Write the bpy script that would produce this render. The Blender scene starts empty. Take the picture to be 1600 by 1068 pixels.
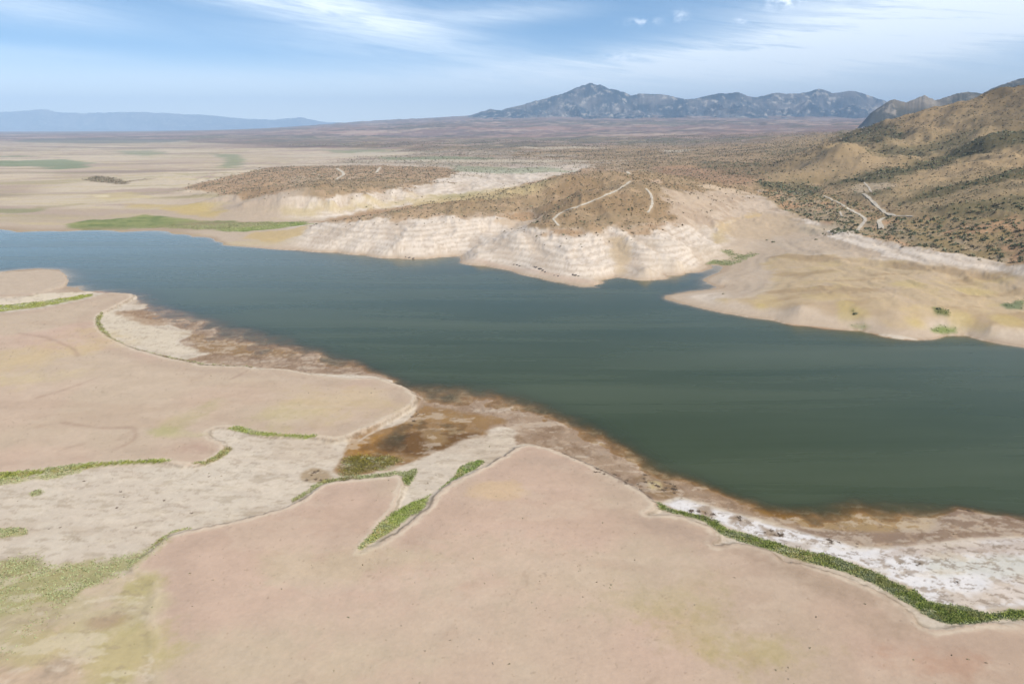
import bpy, math, time
import numpy as np
T0 = time.time()
rng = np.random.default_rng(7)

# ------------------------------------------------------------------ camera, sky, sun, exposure
H = 110.0            # height of the camera above the water, metres
FPX = 1070.0         # focal length in pixels of a 1600 px wide picture
PITCH = math.atan((534 - 200) / FPX)
sc = bpy.context.scene
cam_d = bpy.data.cameras.new('camera'); cam = bpy.data.objects.new('camera', cam_d)
sc.collection.objects.link(cam); sc.camera = cam
cam.location = (0, 0, H); cam.rotation_euler = (math.radians(90) - PITCH, 0, 0)
cam_d.sensor_width = 36.0; cam_d.lens = 36.0 * FPX / 1600.0
cam_d.clip_start = 1.0; cam_d.clip_end = 120000.0
sc.view_settings.view_transform = 'Standard'; sc.view_settings.look = 'None'
sc.view_settings.gamma = 1.0; sc.view_settings.exposure = 0.75
sc.view_settings.use_curve_mapping = False

SUN_EL = math.radians(52); SUN_AZ = math.radians(128)     # azimuth clockwise from +Y
sun_d = bpy.data.lights.new('sun', 'SUN'); sun = bpy.data.objects.new('sun', sun_d)
sc.collection.objects.link(sun)
sun_d.energy = 3.8; sun_d.angle = math.radians(0.5); sun_d.color = (1.0, 0.94, 0.81)
sun.rotation_euler = (math.radians(90) - SUN_EL, 0, math.pi - SUN_AZ)


def nd(nt, t, **kw):
    n = nt.nodes.new(t)
    for k, v in kw.items():
        if k == 'inp':
            for i, val in v.items():
                if isinstance(val, bpy.types.NodeSocket): nt.links.new(val, n.inputs[i])
                else: n.inputs[i].default_value = val
        else: setattr(n, k, v)
    return n


def mth(nt, op, a, b=None, c=None, clamp=False):
    n = nd(nt, 'ShaderNodeMath', operation=op, use_clamp=clamp)
    for i, v in enumerate((a, b, c)):
        if v is None: continue
        if isinstance(v, bpy.types.NodeSocket): nt.links.new(v, n.inputs[i])
        else: n.inputs[i].default_value = v
    return n.outputs[0]


def mixc(nt, fac, a, b, mode='MIX'):
    n = nd(nt, 'ShaderNodeMix', data_type='RGBA', blend_type=mode)
    for i, v in ((0, fac), (6, a), (7, b)):
        if isinstance(v, bpy.types.NodeSocket): nt.links.new(v, n.inputs[i])
        else: n.inputs[i].default_value = v
    return n.outputs[2]


def ramp(nt, x, lo, hi):
    n = nd(nt, 'ShaderNodeMapRange', interpolation_type='SMOOTHSTEP', inp={0: x, 1: lo, 2: hi})
    return n.outputs[0]


world = bpy.data.worlds.new("World"); sc.world = world; world.use_nodes = True
wn = world.node_tree; wn.nodes.clear()
tc = nd(wn, 'ShaderNodeTexCoord')
sep = nd(wn, 'ShaderNodeSeparateXYZ', inp={0: tc.outputs['Generated']})
X, Y, Z = sep.outputs
Zc = mth(wn, 'MAXIMUM', Z, 0.0)
vec = nd(wn, 'ShaderNodeCombineXYZ', inp={0: X, 1: Y, 2: mth(wn, 'ADD', mth(wn, 'MULTIPLY', Zc, 2.2), 0.03)})
vn = nd(wn, 'ShaderNodeVectorMath', operation='NORMALIZE', inp={0: vec.outputs[0]})
sky = nd(wn, 'ShaderNodeTexSky', sky_type='NISHITA', sun_disc=False, sun_elevation=SUN_EL, sun_rotation=SUN_AZ,
         air_density=1.0, dust_density=0.6, ozone_density=2.0, altitude=800.0, inp={0: vn.outputs[0]})
az = mth(wn, 'MULTIPLY', mth(wn, 'ARCTAN2', X, Y), 57.2958)      # degrees right of the view axis
el = mth(wn, 'MULTIPLY', mth(wn, 'ARCSINE', Z), 57.2958)
# cirrus: streaks drawn out along a slanting wind direction, on a high plane seen at a low angle
s1 = nd(wn, 'ShaderNodeCombineXYZ', inp={0: mth(wn, 'ADD', mth(wn, 'MULTIPLY', az, 0.07), mth(wn, 'MULTIPLY', el, 0.10)),
                                        1: mth(wn, 'ADD', mth(wn, 'MULTIPLY', el, 0.75), mth(wn, 'MULTIPLY', az, 0.085)), 2: 0.0})
nz = nd(wn, 'ShaderNodeTexNoise', inp={'Vector': s1.outputs[0], 'Scale': 1.7, 'Detail': 12.0, 'Roughness': 0.68, 'Distortion': 0.8})
nz2 = nd(wn, 'ShaderNodeTexNoise', inp={'Vector': s1.outputs[0], 'Scale': 5.5, 'Detail': 8.0, 'Roughness': 0.7, 'Distortion': 0.9})
cl = ramp(wn, nz.outputs[0], 0.22, 0.74)
fine = ramp(wn, nz2.outputs[0], 0.25, 0.75)


def blob(a0, e0, sa, se, rot, amp):
    c, s = math.cos(math.radians(rot)), math.sin(math.radians(rot))
    da = mth(wn, 'SUBTRACT', az, a0); de = mth(wn, 'SUBTRACT', el, e0)
    p = mth(wn, 'ADD', mth(wn, 'MULTIPLY', da, c), mth(wn, 'MULTIPLY', de, s))
    q = mth(wn, 'SUBTRACT', mth(wn, 'MULTIPLY', de, c), mth(wn, 'MULTIPLY', da, s))
    r2 = mth(wn, 'ADD', mth(wn, 'POWER', mth(wn, 'ABSOLUTE', mth(wn, 'DIVIDE', p, sa)), 2.0),
             mth(wn, 'POWER', mth(wn, 'ABSOLUTE', mth(wn, 'DIVIDE', q, se)), 2.0))
    return mth(wn, 'MULTIPLY', mth(wn, 'EXPONENT', mth(wn, 'MULTIPLY', r2, -1.0)), amp)


tot = None
for b in [(-21, 9.6, 10, 1.3, -10, .95), (-11, 7.9, 8.5, 1.5, -12, .85), (-1, 8.2, 6, .7, 3, .65), (-9, 5.6, 14, 1.2, -3, .4), (-33, 7.3, 6, 1.0, -4, .6),
          (27, 5.6, 18, 2.9, 9, 1.3), (34, 8.8, 14, 2.6, 4, 1.1), (9, 4.3, 20, 1.3, 4, 1.1), (-20, 3.4, 12, .8, 0, .35),
          (-33, 4.6, 5, .5, 0, .3), (60, 9, 14, 5, 0, .8), (-70, 9, 20, 3, 0, .6), (120, 25, 40, 9, 0, .5), (-140, 30, 40, 8, 0, .5)]:
    g = blob(*b); tot = g if tot is None else mth(wn, 'ADD', tot, g)
cir = mth(wn, 'MULTIPLY', tot, mth(wn, 'ADD', mth(wn, 'ADD', mth(wn, 'MULTIPLY', cl, 0.62), 0.20), mth(wn, 'MULTIPLY', fine, 0.26)), clamp=True)
pn = nd(wn, 'ShaderNodeTexNoise', inp={'Vector': nd(wn, 'ShaderNodeCombineXYZ', inp={0: az, 1: mth(wn, 'MULTIPLY', el, 1.6), 2: 3.0}).outputs[0],
                                       'Scale': 1.3, 'Detail': 7.0, 'Roughness': 0.6})
puff = None
for b in [(19.9, 8.55, 1.15, .45, 4, 1.3), (12.6, 7.9, .5, .35, 0, .7), (9.9, 7.6, 1.2, .25, 0, .6), (17, 7.4, .55, .22, 0, .6), (8.4, 5.2, 1.3, .4, 0, .7)]:
    g = blob(*b); puff = g if puff is None else mth(wn, 'ADD', puff, g)
puff = mth(wn, 'MULTIPLY', puff, ramp(wn, pn.outputs[0], 0.36, 0.66), clamp=True)
skyc = mixc(wn, 1.0, sky.outputs[0], (0.90, 1.25, 1.30, 1), 'MULTIPLY')
lowband = mth(wn, 'MULTIPLY', ramp(wn, el, 5.8, 0.3), 0.82)
skyc = mixc(wn, lowband, skyc, (14.8, 14.2, 12.2, 1))
skyc = mixc(wn, mth(wn, 'MULTIPLY', cir, 0.80), skyc, (10.2, 10.7, 10.9, 1))
skyc = mixc(wn, mth(wn, 'MULTIPLY', puff, 0.85), skyc, (10.4, 11.0, 11.8, 1))
bg = nd(wn, 'ShaderNodeBackground', inp={0: skyc, 1: 0.094})
wo = nd(wn, 'ShaderNodeOutputWorld', inp={0: bg.outputs[0]})

# ------------------------------------------------------------------ helpers
cp, sp_ = math.cos(PITCH), math.sin(PITCH)


def ray(u, v):
    a = (u - 800.0) / FPX; b = (534.0 - v) / FPX
    return np.array([a, cp + sp_ * b, -sp_ + cp * b])


def W(u, v, z=0.0):
    d = ray(u, v); t = (z - H) / d[2]
    return np.array([d[0] * t, d[1] * t, z])


def WY(u, v, y):                       # a point seen at (u, v) at forward distance y
    d = ray(u, v); t = y / d[1]
    return np.array([d[0] * t, y, H + d[2] * t])


TAB = rng.random((512, 512)).astype(np.float32)


def vnoise(x, y):
    xi = np.floor(x); yi = np.floor(y); fx = (x - xi).astype(np.float32); fy = (y - yi).astype(np.float32)
    xi = xi.astype(np.int64) & 511; yi = yi.astype(np.int64) & 511
    x1 = (xi + 1) & 511; y1 = (yi + 1) & 511
    fx = fx * fx * (3 - 2 * fx); fy = fy * fy * (3 - 2 * fy)
    a = TAB[xi, yi]; b = TAB[x1, yi]; c = TAB[xi, y1]; d = TAB[x1, y1]
    return (a * (1 - fx) + b * fx) * (1 - fy) + (c * (1 - fx) + d * fx) * fy


def fbm(x, y, s, o=5, g=0.5, seed=0):
    x = x / s + seed * 17.31; y = y / s + seed * 9.77
    t = 0; a = 1; n = 0
    for i in range(o):
        t = t + a * vnoise(x, y); n += a; a *= g
        x, y = x * 1.93 * 0.8 - y * 1.93 * 0.6 + 5.1, x * 1.93 * 0.6 + y * 1.93 * 0.8 + 1.7
    return t / n


def ridged(x, y, s, o=5, g=0.5, seed=0):
    x = x / s + seed * 11.1; y = y / s + seed * 7.7
    t = 0; a = 1; n = 0
    for i in range(o):
        t = t + a * (1 - np.abs(2 * vnoise(x, y) - 1)); n += a; a *= g
        x, y = x * 1.97 * 0.8 - y * 1.97 * 0.6 + 3.3, x * 1.97 * 0.6 + y * 1.97 * 0.8 + 8.2
    return t / n


def ss(x, a, b):
    t = np.clip((x - a) / (b - a), 0, 1); return t * t * (3 - 2 * t)


def lin(c):
    c = np.array(c, dtype=np.float64) / 255.0
    return np.where(c <= 0.04045, c / 12.92, ((c + 0.055) / 1.055) ** 2.4)


ALB = np.array([0.625, 0.58, 0.52])


def C(r, g, b): return (lin((r, g, b)) * ALB).astype(np.float32)


def tag(o, label=None, cat=None, group=None, kind=None):
    if label: o['label'] = label
    if cat: o['category'] = cat
    if group: o['group'] = group
    if kind: o['kind'] = kind
    return o


def make_mesh(name, verts, faces=None, quads=None, tris=None):
    me = bpy.data.meshes.new(name)
    if faces is not None:
        me.from_pydata([tuple(v) for v in verts], [], faces)
    else:
        f = quads if quads is not None else tris
        k = f.shape[1]
        me.vertices.add(len(verts)); me.vertices.foreach_set('co', np.ascontiguousarray(verts, dtype=np.float32).ravel())
        me.loops.add(f.size); me.loops.foreach_set('vertex_index', np.ascontiguousarray(f, dtype=np.int32).ravel())
        me.polygons.add(len(f)); me.polygons.foreach_set('loop_start', np.arange(0, f.size, k, dtype=np.int32))
        me.update(calc_edges=True)
    return me


def link(name, me, mat=None):
    o = bpy.data.objects.new(name, me); sc.collection.objects.link(o)
    if mat: me.materials.append(mat)
    return o


def set_col(me, name, arr):
    a = me.color_attributes.new(name, 'FLOAT_COLOR', 'POINT')
    a.data.foreach_set('color', np.ascontiguousarray(arr, dtype=np.float32).ravel())


def smooth(me): me.polygons.foreach_set('use_smooth', np.ones(len(me.polygons), dtype=bool))


# ------------------------------------------------------------------ height control points: (u, v) of the photograph at a known height or distance
K = []


def kz(pts):
    for u, v, z in pts: K.append(W(u, v, z))


def ky(pts):
    for u, v, y in pts: K.append(WY(u, v, y))


# far shoreline, left to right, then the inlet and the right-hand peninsula
FAR_SHORE = [(-300, 362), (-120, 362), (28, 363), (100, 362), (190, 363), (270, 366), (300, 370), (335, 377), (345, 383), (400, 387), (470, 391), (530, 394),
             (570, 398), (620, 403), (655, 405), (690, 401), (722, 400), (722, 406), (757, 415), (800, 423), (840, 434), (880, 442), (908, 448),
             (938, 448), (941, 443), (938, 437), (960, 432), (985, 436), (1010, 438), (1020, 437), (1038, 429), (1070, 426), (1100, 422), (1122, 426),
             (1100, 438), (1112, 444), (1130, 447), (1106, 452), (1070, 457), (1038, 462), (1040, 466), (1070, 475), (1110, 484), (1150, 492), (1210, 500), (1260, 509),
             (1310, 515), (1345, 516), (1365, 521), (1390, 527), (1430, 531), (1462, 530), (1475, 524), (1510, 524), (1540, 532), (1574, 538), (1650, 548), (1800, 570), (2100, 600), (2600, 650)]
kz([(u, v, 0.0) for u, v in FAR_SHORE])
kz([(u, v + 9 + (v - 360) * .06, -2.5) for u, v in FAR_SHORE if not 700 < u < 725 and not 1030 < u < 1135])
kz([(1060, 440, -.9), (1080, 430, -.7), (1090, 446, -.6), (1020, 452, -2.5), (1000, 470, -4), (960, 455, -2.5)])
for u, v in [(100, 395), (300, 420), (200, 400), (450, 440), (600, 470), (750, 500), (900, 540), (1000, 600), (1100, 560), (1250, 620), (1400, 650), (1150, 700), (1300, 730), (1500, 720),
             (1550, 620), (1000, 500), (1250, 550), (820, 450), (650, 430), (1700, 640), (1700, 740), (1450, 580), (-100, 390), (2000, 680)]:
    kz([(u, v, -5.0)])
# near side: where the dark water ends and the shallows begin
NEAR_DARK = [(110, 446), (160, 450), (225, 456), (250, 474), (300, 488), (350, 502), (400, 514), (450, 528), (500, 544), (560, 562), (600, 580), (640, 600), (690, 602),
             (740, 602), (780, 610), (820, 620), (860, 634), (900, 650), (940, 668), (980, 688), (1020, 716), (1060, 735), (1100, 752), (1150, 772), (1200, 788), (1240, 792),
             (1290, 786), (1330, 778), (1400, 784), (1480, 790), (1540, 794), (1574, 800), (1700, 806), (1900, 815)]
kz([(u, v, -0.62 if u < 700 else -.8) for u, v in NEAR_DARK])
kz([(u + 9, v - 16, -2.6) for u, v in NEAR_DARK[4:]])
NEAR_LINE = [(28, 421), (60, 419), (95, 421), (106, 432), (104, 441), (125, 447), (165, 455), (205, 459), (222, 464), (215, 474), (225, 482), (245, 496), (290, 510), (330, 530), (400, 548), (470, 562), (540, 576), (600, 586), (652, 614),
             (662, 650), (690, 625), (740, 622), (800, 634), (850, 650), (900, 672), (950, 695), (1000, 724), (1040, 748), (1080, 760), (1130, 778), (1180, 796), (1230, 812), (1290, 818), (1350, 812),
             (1420, 806), (1480, 799), (1495, 792), (1530, 800), (1574, 804), (1700, 812)]
kz([(u, v, -0.04) for u, v in NEAR_LINE])
kz([(260, 484, -.13), (320, 500, -.13), (380, 520, -.12), (440, 540, -.10), (500, 556, -.10), (560, 570, -.10), (610, 588, -.14), (700, 612, -.3), (760, 614, -.3), (840, 640, -.3), (920, 668, -.3), (1000, 712, -.3)])
kz([(600, 700, -.12), (640, 688, -.14), (680, 690, -.10), (720, 672, -.05), (570, 700, -.05), (760, 655, 0.05), (700, 650, 0.05), (800, 660, .12), (850, 680, .10), (900, 700, .15), (940, 722, .15),
    (1000, 752, .2), (560, 730, .12), (640, 715, .1), (260, 520, .2), (200, 505, .35), (280, 545, .35), (380, 562, .08), (480, 578, .1), (1250, 832, .12), (1400, 830, .1), (1530, 820, .25)])
kz([(1100, 795, .5), (1200, 828, .5), (1300, 855, .55), (1450, 870, .6), (1574, 870, .6), (1550, 930, .7), (1750, 870, .7), (1450, 935, .6), (1150, 830, .5),
    (700, 720, .5), (780, 690, .4), (640, 770, .6), (600, 840, .9), (400, 720, .6), (300, 780, .7), (150, 800, .7), (50, 800, .7), (480, 720, .4), (520, 700, .3), (100, 900, 1.0), (-200, 800, .8),
    (-300, 900, 1.1), (200, 950, 1.2), (100, 1050, 1.4), (60, 450, .9), (100, 457, .4), (50, 475, .5), (-100, 450, 1.0), (-100, 600, 1.2), (300, 620, 1.2), (100, 650, 1.2),
    (500, 630, 1.4), (700, 900, 1.5), (1000, 900, 1.4), (1300, 1000, 1.5), (400, 950, 1.4), (800, 1050, 1.7), (1600, 1060, 1.6), (2000, 1050, 1.6), (-200, 1060, 1.5)])
# green flat and the dry flats on the far left
kz([(110, 354, .6), (250, 350, .7), (400, 355, .8), (470, 350, 1.2), (28, 350, .8), (-150, 350, 1.0), (300, 362, .5), (50, 325, 3.0), (150, 325, 3.0), (250, 322, 4), (-150, 320, 3)])
kz([(50, 300, 4), (150, 300, 5), (250, 300, 8), (28, 270, 6), (150, 268, 7), (250, 265, 8), (-150, 270, 6), (28, 240, 8), (150, 240, 8), (300, 240, 9), (400, 250, 9), (-200, 240, 9), (500, 238, 10), (650, 240, 12),
    (28, 222, 12), (200, 222, 12), (400, 224, 14), (-300, 222, 14), (165, 281, 11), (190, 283, 10)])
ky([(28, 206, 14000), (200, 206, 14000), (400, 205, 14000), (-400, 206, 14000), (28, 208, 30000), (300, 207, 30000), (-500, 208, 30000)])
# mound at far left of the big headland
# headland C (upper left hill): base, ring, top
kz([(345, 340, 1.5), (400, 343, 1.2), (450, 344, 1.2), (500, 343, 1.5), (540, 335, 3), (600, 325, 5), (700, 316, 7), (780, 305, 10), (860, 288, 13)])
kz([(300, 318, 5), (250, 318, 4), (330, 330, 2)])
kz([(290, 295, 14), (330, 305, 18), (380, 312, 20), (450, 312, 21), (520, 312, 21), (580, 305, 22), (640, 297, 22), (700, 285, 22)])
ky([(300, 290, 1240), (360, 278, 1350), (430, 268, 1480), (500, 263, 1600), (580, 261, 1700), (650, 262, 1750), (720, 268, 1700)])
kz([(420, 290, 28), (520, 285, 30), (620, 282, 28)])
kz([(500, 252, 16), (620, 250, 16), (740, 252, 18), (860, 262, 20), (360, 264, 12)])
# spur A and the centre headland: ring of the old water level, crests, inner valley
kz([(380, 378, 1.5), (400, 370, 3), (430, 363, 5), (470, 355, 8), (470, 375, 6), (520, 372, 10), (560, 380, 8), (620, 378, 12), (680, 380, 10), (740, 378, 12), (690, 395, 3), (780, 365, 16), (760, 392, 7)])
kz([(500, 346, 16), (540, 342, 20), (600, 343, 22), (660, 342, 22), (720, 343, 22), (780, 340, 22), (830, 341, 21)])
kz([(515, 340, 19), (560, 332, 24), (620, 325, 28), (680, 315, 32), (740, 305, 36), (800, 292, 40), (850, 281, 45)])
ky([(880, 272, 880), (920, 266, 920), (960, 264, 930), (1000, 264, 960)])
kz([(900, 295, 45.5), (860, 310, 37), (900, 318, 37), (960, 300, 45.5), (1000, 300, 45), (940, 330, 32), (1000, 335, 30), (990, 285, 51.5), (1040, 290, 48), (1050, 320, 34), (1080, 300, 40)])
kz([(748, 392, 9), (786, 367, 18), (830, 348, 25), (870, 331, 32), (905, 314, 39), (945, 298, 47)])
kz([(738, 391, 4), (778, 364, 10), (822, 344, 17), (862, 326, 24), (897, 309, 33), (935, 294, 42)])
kz([(870, 362, 22), (820, 352, 22), (840, 345, 24), (920, 356, 24), (960, 352, 24), (1000, 355, 23), (1050, 352, 22), (1100, 355, 16), (1130, 345, 18), (1160, 330, 20)])
kz([(780, 395, 8), (800, 380, 14), (850, 400, 10), (900, 410, 10), (940, 415, 8), (960, 400, 9), (975, 418, 4), (1010, 415, 9), (1060, 405, 10), (1000, 390, 15), (1080, 385, 13), (900, 385, 17), (950, 378, 16), (1110, 400, 4), (1120, 380, 9)])
kz([(930, 440, 1.5), (880, 432, 2.5), (830, 422, 3)])
# the wash between the headland and the right-hand hills
kz([(1100, 412, .4), (1140, 407, .7), (1165, 398, 1.2), (1180, 380, 4), (1200, 360, 8), (1220, 340, 13), (1180, 325, 18), (1240, 325, 18), (1200, 300, 25), (1250, 300, 25), (1150, 290, 32), (1100, 278, 42), (1060, 272, 46), (1150, 272, 36), (1230, 275, 32)])
kz([(1070, 255, 36), (1150, 250, 34), (980, 252, 26), (900, 255, 22), (1230, 250, 42)])
# right-hand peninsula and bush flat
kz([(1080, 464, 2), (1130, 470, 4), (1180, 470, 6), (1130, 440, 2.5), (1160, 430, 4), (1190, 430, 5), (1150, 455, 2.2), (1120, 433, 1.0), (1250, 480, 8), (1250, 440, 9), (1330, 480, 9), (1400, 490, 9), (1480, 490, 9), (1450, 505, 5), (1350, 500, 5), (1340, 440, 11),
    (1450, 440, 13), (1550, 470, 11), (1550, 510, 6), (1560, 430, 16), (1220, 400, 8), (1300, 400, 12), (1400, 400, 17), (1500, 412, 18), (1250, 375, 12), (1300, 365, 17), (1350, 365, 20),
    (1400, 375, 21), (1500, 390, 23), (1580, 405, 22), (1700, 440, 20), (1800, 480, 15)])
kz([(1300, 345, 20), (1350, 345, 23), (1400, 350, 25), (1450, 350, 27), (1574, 365, 32), (1300, 310, 26), (1350, 320, 28), (1400, 325, 33), (1480, 320, 42), (1574, 325, 46), (1700, 380, 40), (1700, 340, 52)])
# right-hand hills: spurs and gullies, up to the long ridge
kz([(1330, 290, 36), (1280, 285, 32), (1380, 305, 36), (1430, 315, 38), (1500, 300, 46), (1574, 285, 56), (1440, 300, 42), (1510, 283, 50), (1574, 268, 58)])
kz([(1400, 288, 46), (1460, 272, 55), (1520, 256, 66), (1574, 240, 76), (1700, 215, 100)])
kz([(1574, 224, 84), (1500, 245, 66), (1440, 262, 54), (1380, 275, 46), (1330, 280, 40), (1280, 276, 40)])
kz([(1250, 262, 52), (1300, 245, 66), (1350, 235, 76), (1390, 240, 68), (1340, 222, 88), (1300, 228, 82)])
ky([(1290, 222, 1300), (1330, 206, 1500), (1360, 193, 1650), (1400, 182, 1700), (1450, 172, 1700), (1500, 163, 1650), (1540, 150, 1600), (1574, 137, 1550), (1650, 118, 1500), (1800, 90, 1500), (2100, 60, 1500)])
ky([(1430, 215, 1350), (1480, 200, 1400), (1500, 225, 1150), (1550, 190, 1300), (1574, 200, 1150), (1420, 235, 1150), (1400, 205, 1500), (1540, 215, 1120)])
kz([(1240, 240, 50), (1200, 255, 44), (1260, 225, 70), (1200, 235, 48)])
ky([(1400, 205, 3000), (1500, 200, 3000), (1650, 190, 3200), (1300, 207, 3000)])
# the long fan of desert rising to the mountains
kz([(560, 228, 22), (700, 228, 24), (850, 235, 26), (1000, 235, 30), (1120, 235, 34), (500, 215, 38), (620, 213, 42), (750, 213, 46), (900, 215, 48), (1050, 218, 50), (1180, 220, 55)])
ky([(550, 203, 7000), (700, 201, 7000), (850, 200, 7000), (1000, 200, 7000), (1150, 200, 6500), (1280, 203, 5500), (540, 192, 13500), (650, 187, 13000), (740, 183, 12500), (850, 182, 12000), (1000, 183, 11500),
    (1150, 184, 11000), (1300, 186, 10500), (1450, 190, 10000), (450, 200, 13500), (1700, 188, 10000), (2200, 185, 10000), (900, 176, 20000), (1300, 176, 20000), (600, 188, 22000)])
K = np.array(K)
KA = np.arctan2(K[:, 0], K[:, 1]); KL = np.log(np.hypot(K[:, 0], K[:, 1])); KZ = K[:, 2]
EX = []
for a in (-1.5, -1.1, 1.1, 1.5):
    for r, z in ((60, 1.6), (150, 1.5), (250, 1.3)): EX.append((a, math.log(r), z))
for a in (-1.5, -1.1): EX += [(a, math.log(600), 2), (a, math.log(2000), 6), (a, math.log(9000), 14), (a, math.log(36000), 20)]
for a in (1.1, 1.5): EX += [(a, math.log(450), 2), (a, math.log(900), 30), (a, math.log(2500), 150), (a, math.log(9000), 180), (a, math.log(36000), 250)]
for a in (-.5, 0, .5): EX += [(a, math.log(60), 1.6), (a, math.log(20), 1.6)]
EX = np.array(EX)
KA = np.r_[KA, EX[:, 0]]; KL = np.r_[KL, EX[:, 1]]; KZ = np.r_[KZ, EX[:, 2]]
_, ui = np.unique(np.round(np.c_[KA, KL], 4), axis=0, return_index=True)
KA, KL, KZ = KA[ui], KL[ui], KZ[ui]


# heights are fitted through a compressing map so that the shallows stay exact and the mountains do not ring
def zc(z): return np.arcsinh(z / 6.0)
def zi(q): return 6.0 * np.sinh(q)


n = len(KA)
Dm = np.hypot(KA[:, None] - KA[None], KL[:, None] - KL[None])
A = np.zeros((n + 3, n + 3)); A[:n, :n] = -Dm - np.eye(n) * 0.0006
A[:n, n] = 1; A[:n, n + 1] = KA; A[:n, n + 2] = KL; A[n:, :n] = A[:n, n:].T
sol = np.linalg.solve(A, np.r_[zc(KZ), 0, 0, 0])


def rbf(a, l):
    sh = a.shape; a = a.ravel().astype(np.float32); l = l.ravel().astype(np.float32); out = np.empty(len(a), np.float32)
    ka, kl, w = KA.astype(np.float32), KL.astype(np.float32), sol[:n].astype(np.float32)
    for i in range(0, len(a), 20000):
        s = slice(i, i + 20000)
        out[s] = -np.sqrt((a[s, None] - ka) ** 2 + (l[s, None] - kl) ** 2) @ w
    return (out + sol[n] + sol[n + 1] * a + sol[n + 2] * l).reshape(sh)


# ------------------------------------------------------------------ the ground sheet: rings and spokes, finest where the land has detail
azs = np.concatenate([np.linspace(-180, -75, 26)[:-1], np.linspace(-75, -41, 70)[:-1], np.linspace(-41, 41, 1101), np.linspace(41, 75, 70)[1:], np.linspace(75, 180, 26)[1:]]) * math.pi / 180
ls = [math.log(1.0)]
while ls[-1] < math.log(92): ls.append(ls[-1] + 0.16)
while ls[-1] < math.log(38000):
    r = math.exp(ls[-1]); th = math.atan2(H, r)
    st = min(max(0.00146 / (0.5 * math.sin(2 * th)) * 0.95, .0026), .0056 if r < 2600 else .0085)
    ls.append(ls[-1] + st)
ls = np.array(ls); NA, NL = len(azs), len(ls)
cls_ = np.linspace(ls[0], ls[-1], 10)
ca = azs[::2] if NA % 2 else np.r_[azs[::2], azs[-1]]
cl_ = ls[::2] if NL % 2 else np.r_[ls[::2], ls[-1]]
cq = rbf(*np.meshgrid(ca, cl_))
# linear upsampling of the fitted field
q1 = np.empty((len(cl_), NA), np.float32)
for i in range(len(cl_)): q1[i] = np.interp(azs, ca, cq[i])
q2 = np.empty((NL, NA), np.float32)
for j in range(NA): q2[:, j] = np.interp(ls, cl_, q1[:, j])
AZ, LL = np.meshgrid(azs, ls)
R = np.exp(LL)
GX = R * np.sin(AZ); GY = R * np.cos(AZ)
GZ = zi(q2.astype(np.float64))
back = ss(np.abs(AZ), 1.45, 2.1)
GZ = GZ * (1 - back) + back * np.where(R < 300, 1.6, np.minimum(1.6 + (R - 300) * 0.01, 60))
# keep the open desert from dipping to the water level by accident
print('rbf', n, GX.shape, round(time.time() - T0, 1))


def gz_at(x, y, Zf=None):
    Zf = GZ if Zf is None else Zf
    a = np.arctan2(x, y); l = np.log(np.maximum(np.hypot(x, y), 1.01))
    j = np.clip(np.searchsorted(azs, a) - 1, 0, NA - 2); i = np.clip(np.searchsorted(ls, l) - 1, 0, NL - 2)
    fa = (a - azs[j]) / (azs[j + 1] - azs[j]); fl = (l - ls[i]) / (ls[i + 1] - ls[i])
    return (Zf[i, j] * (1 - fa) + Zf[i, j + 1] * fa) * (1 - fl) + (Zf[i + 1, j] * (1 - fa) + Zf[i + 1, j + 1] * fa) * fl


def hit(u, v, lo=90.0, hi=20000.0):            # where the view ray meets the land
    d = ray(u, v); s = np.exp(np.linspace(math.log(lo), math.log(hi), 2500)) / math.hypot(d[0], d[1])
    x, y, z = d[0] * s, d[1] * s, H + d[2] * s
    g = gz_at(x, y); k = np.argmax(z < g)
    if z[k] >= g[k]: k = len(s) - 1
    return np.array([x[k], y[k], g[k]])


def poly_sdf(pts, margin):                     # signed distance in metres, positive inside
    P = np.asarray(pts)[:, :2]
    lo = P.min(0) - margin; hi = P.max(0) + margin
    m = (GX > lo[0]) & (GX < hi[0]) & (GY > lo[1]) & (GY < hi[1])
    out = np.full(GX.shape, -1e3, np.float32)
    x = GX[m]; y = GY[m]
    d2 = np.full(x.shape, 1e12); ins = np.zeros(x.shape, bool)
    for i in range(len(P)):
        a = P[i]; b = P[(i + 1) % len(P)]; e = b - a; L = e @ e + 1e-9
        t = np.clip(((x - a[0]) * e[0] + (y - a[1]) * e[1]) / L, 0, 1)
        d2 = np.minimum(d2, (x - a[0] - t * e[0]) ** 2 + (y - a[1] - t * e[1]) ** 2)
        c = (a[1] > y) != (b[1] > y)
        with np.errstate(divide='ignore', invalid='ignore'):
            xi = (b[0] - a[0]) * (y - a[1]) / (b[1] - a[1]) + a[0]
        ins ^= c & (x < xi)
    out[m] = np.where(ins, 1, -1) * np.sqrt(d2)
    return out


def line_dist(pts, margin):
    P = np.asarray(pts)[:, :2]
    lo = P.min(0) - margin; hi = P.max(0) + margin
    m = (GX > lo[0]) & (GX < hi[0]) & (GY > lo[1]) & (GY < hi[1])
    out = np.full(GX.shape, 1e3, np.float32); x = GX[m]; y = GY[m]; d2 = np.full(x.shape, 1e12)
    for i in range(len(P) - 1):
        a = P[i]; e = P[i + 1] - a; L = e @ e + 1e-9
        t = np.clip(((x - a[0]) * e[0] + (y - a[1]) * e[1]) / L, 0, 1)
        d2 = np.minimum(d2, (x - a[0] - t * e[0]) ** 2 + (y - a[1] - t * e[1]) ** 2)
    out[m] = np.sqrt(d2)
    return out


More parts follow.
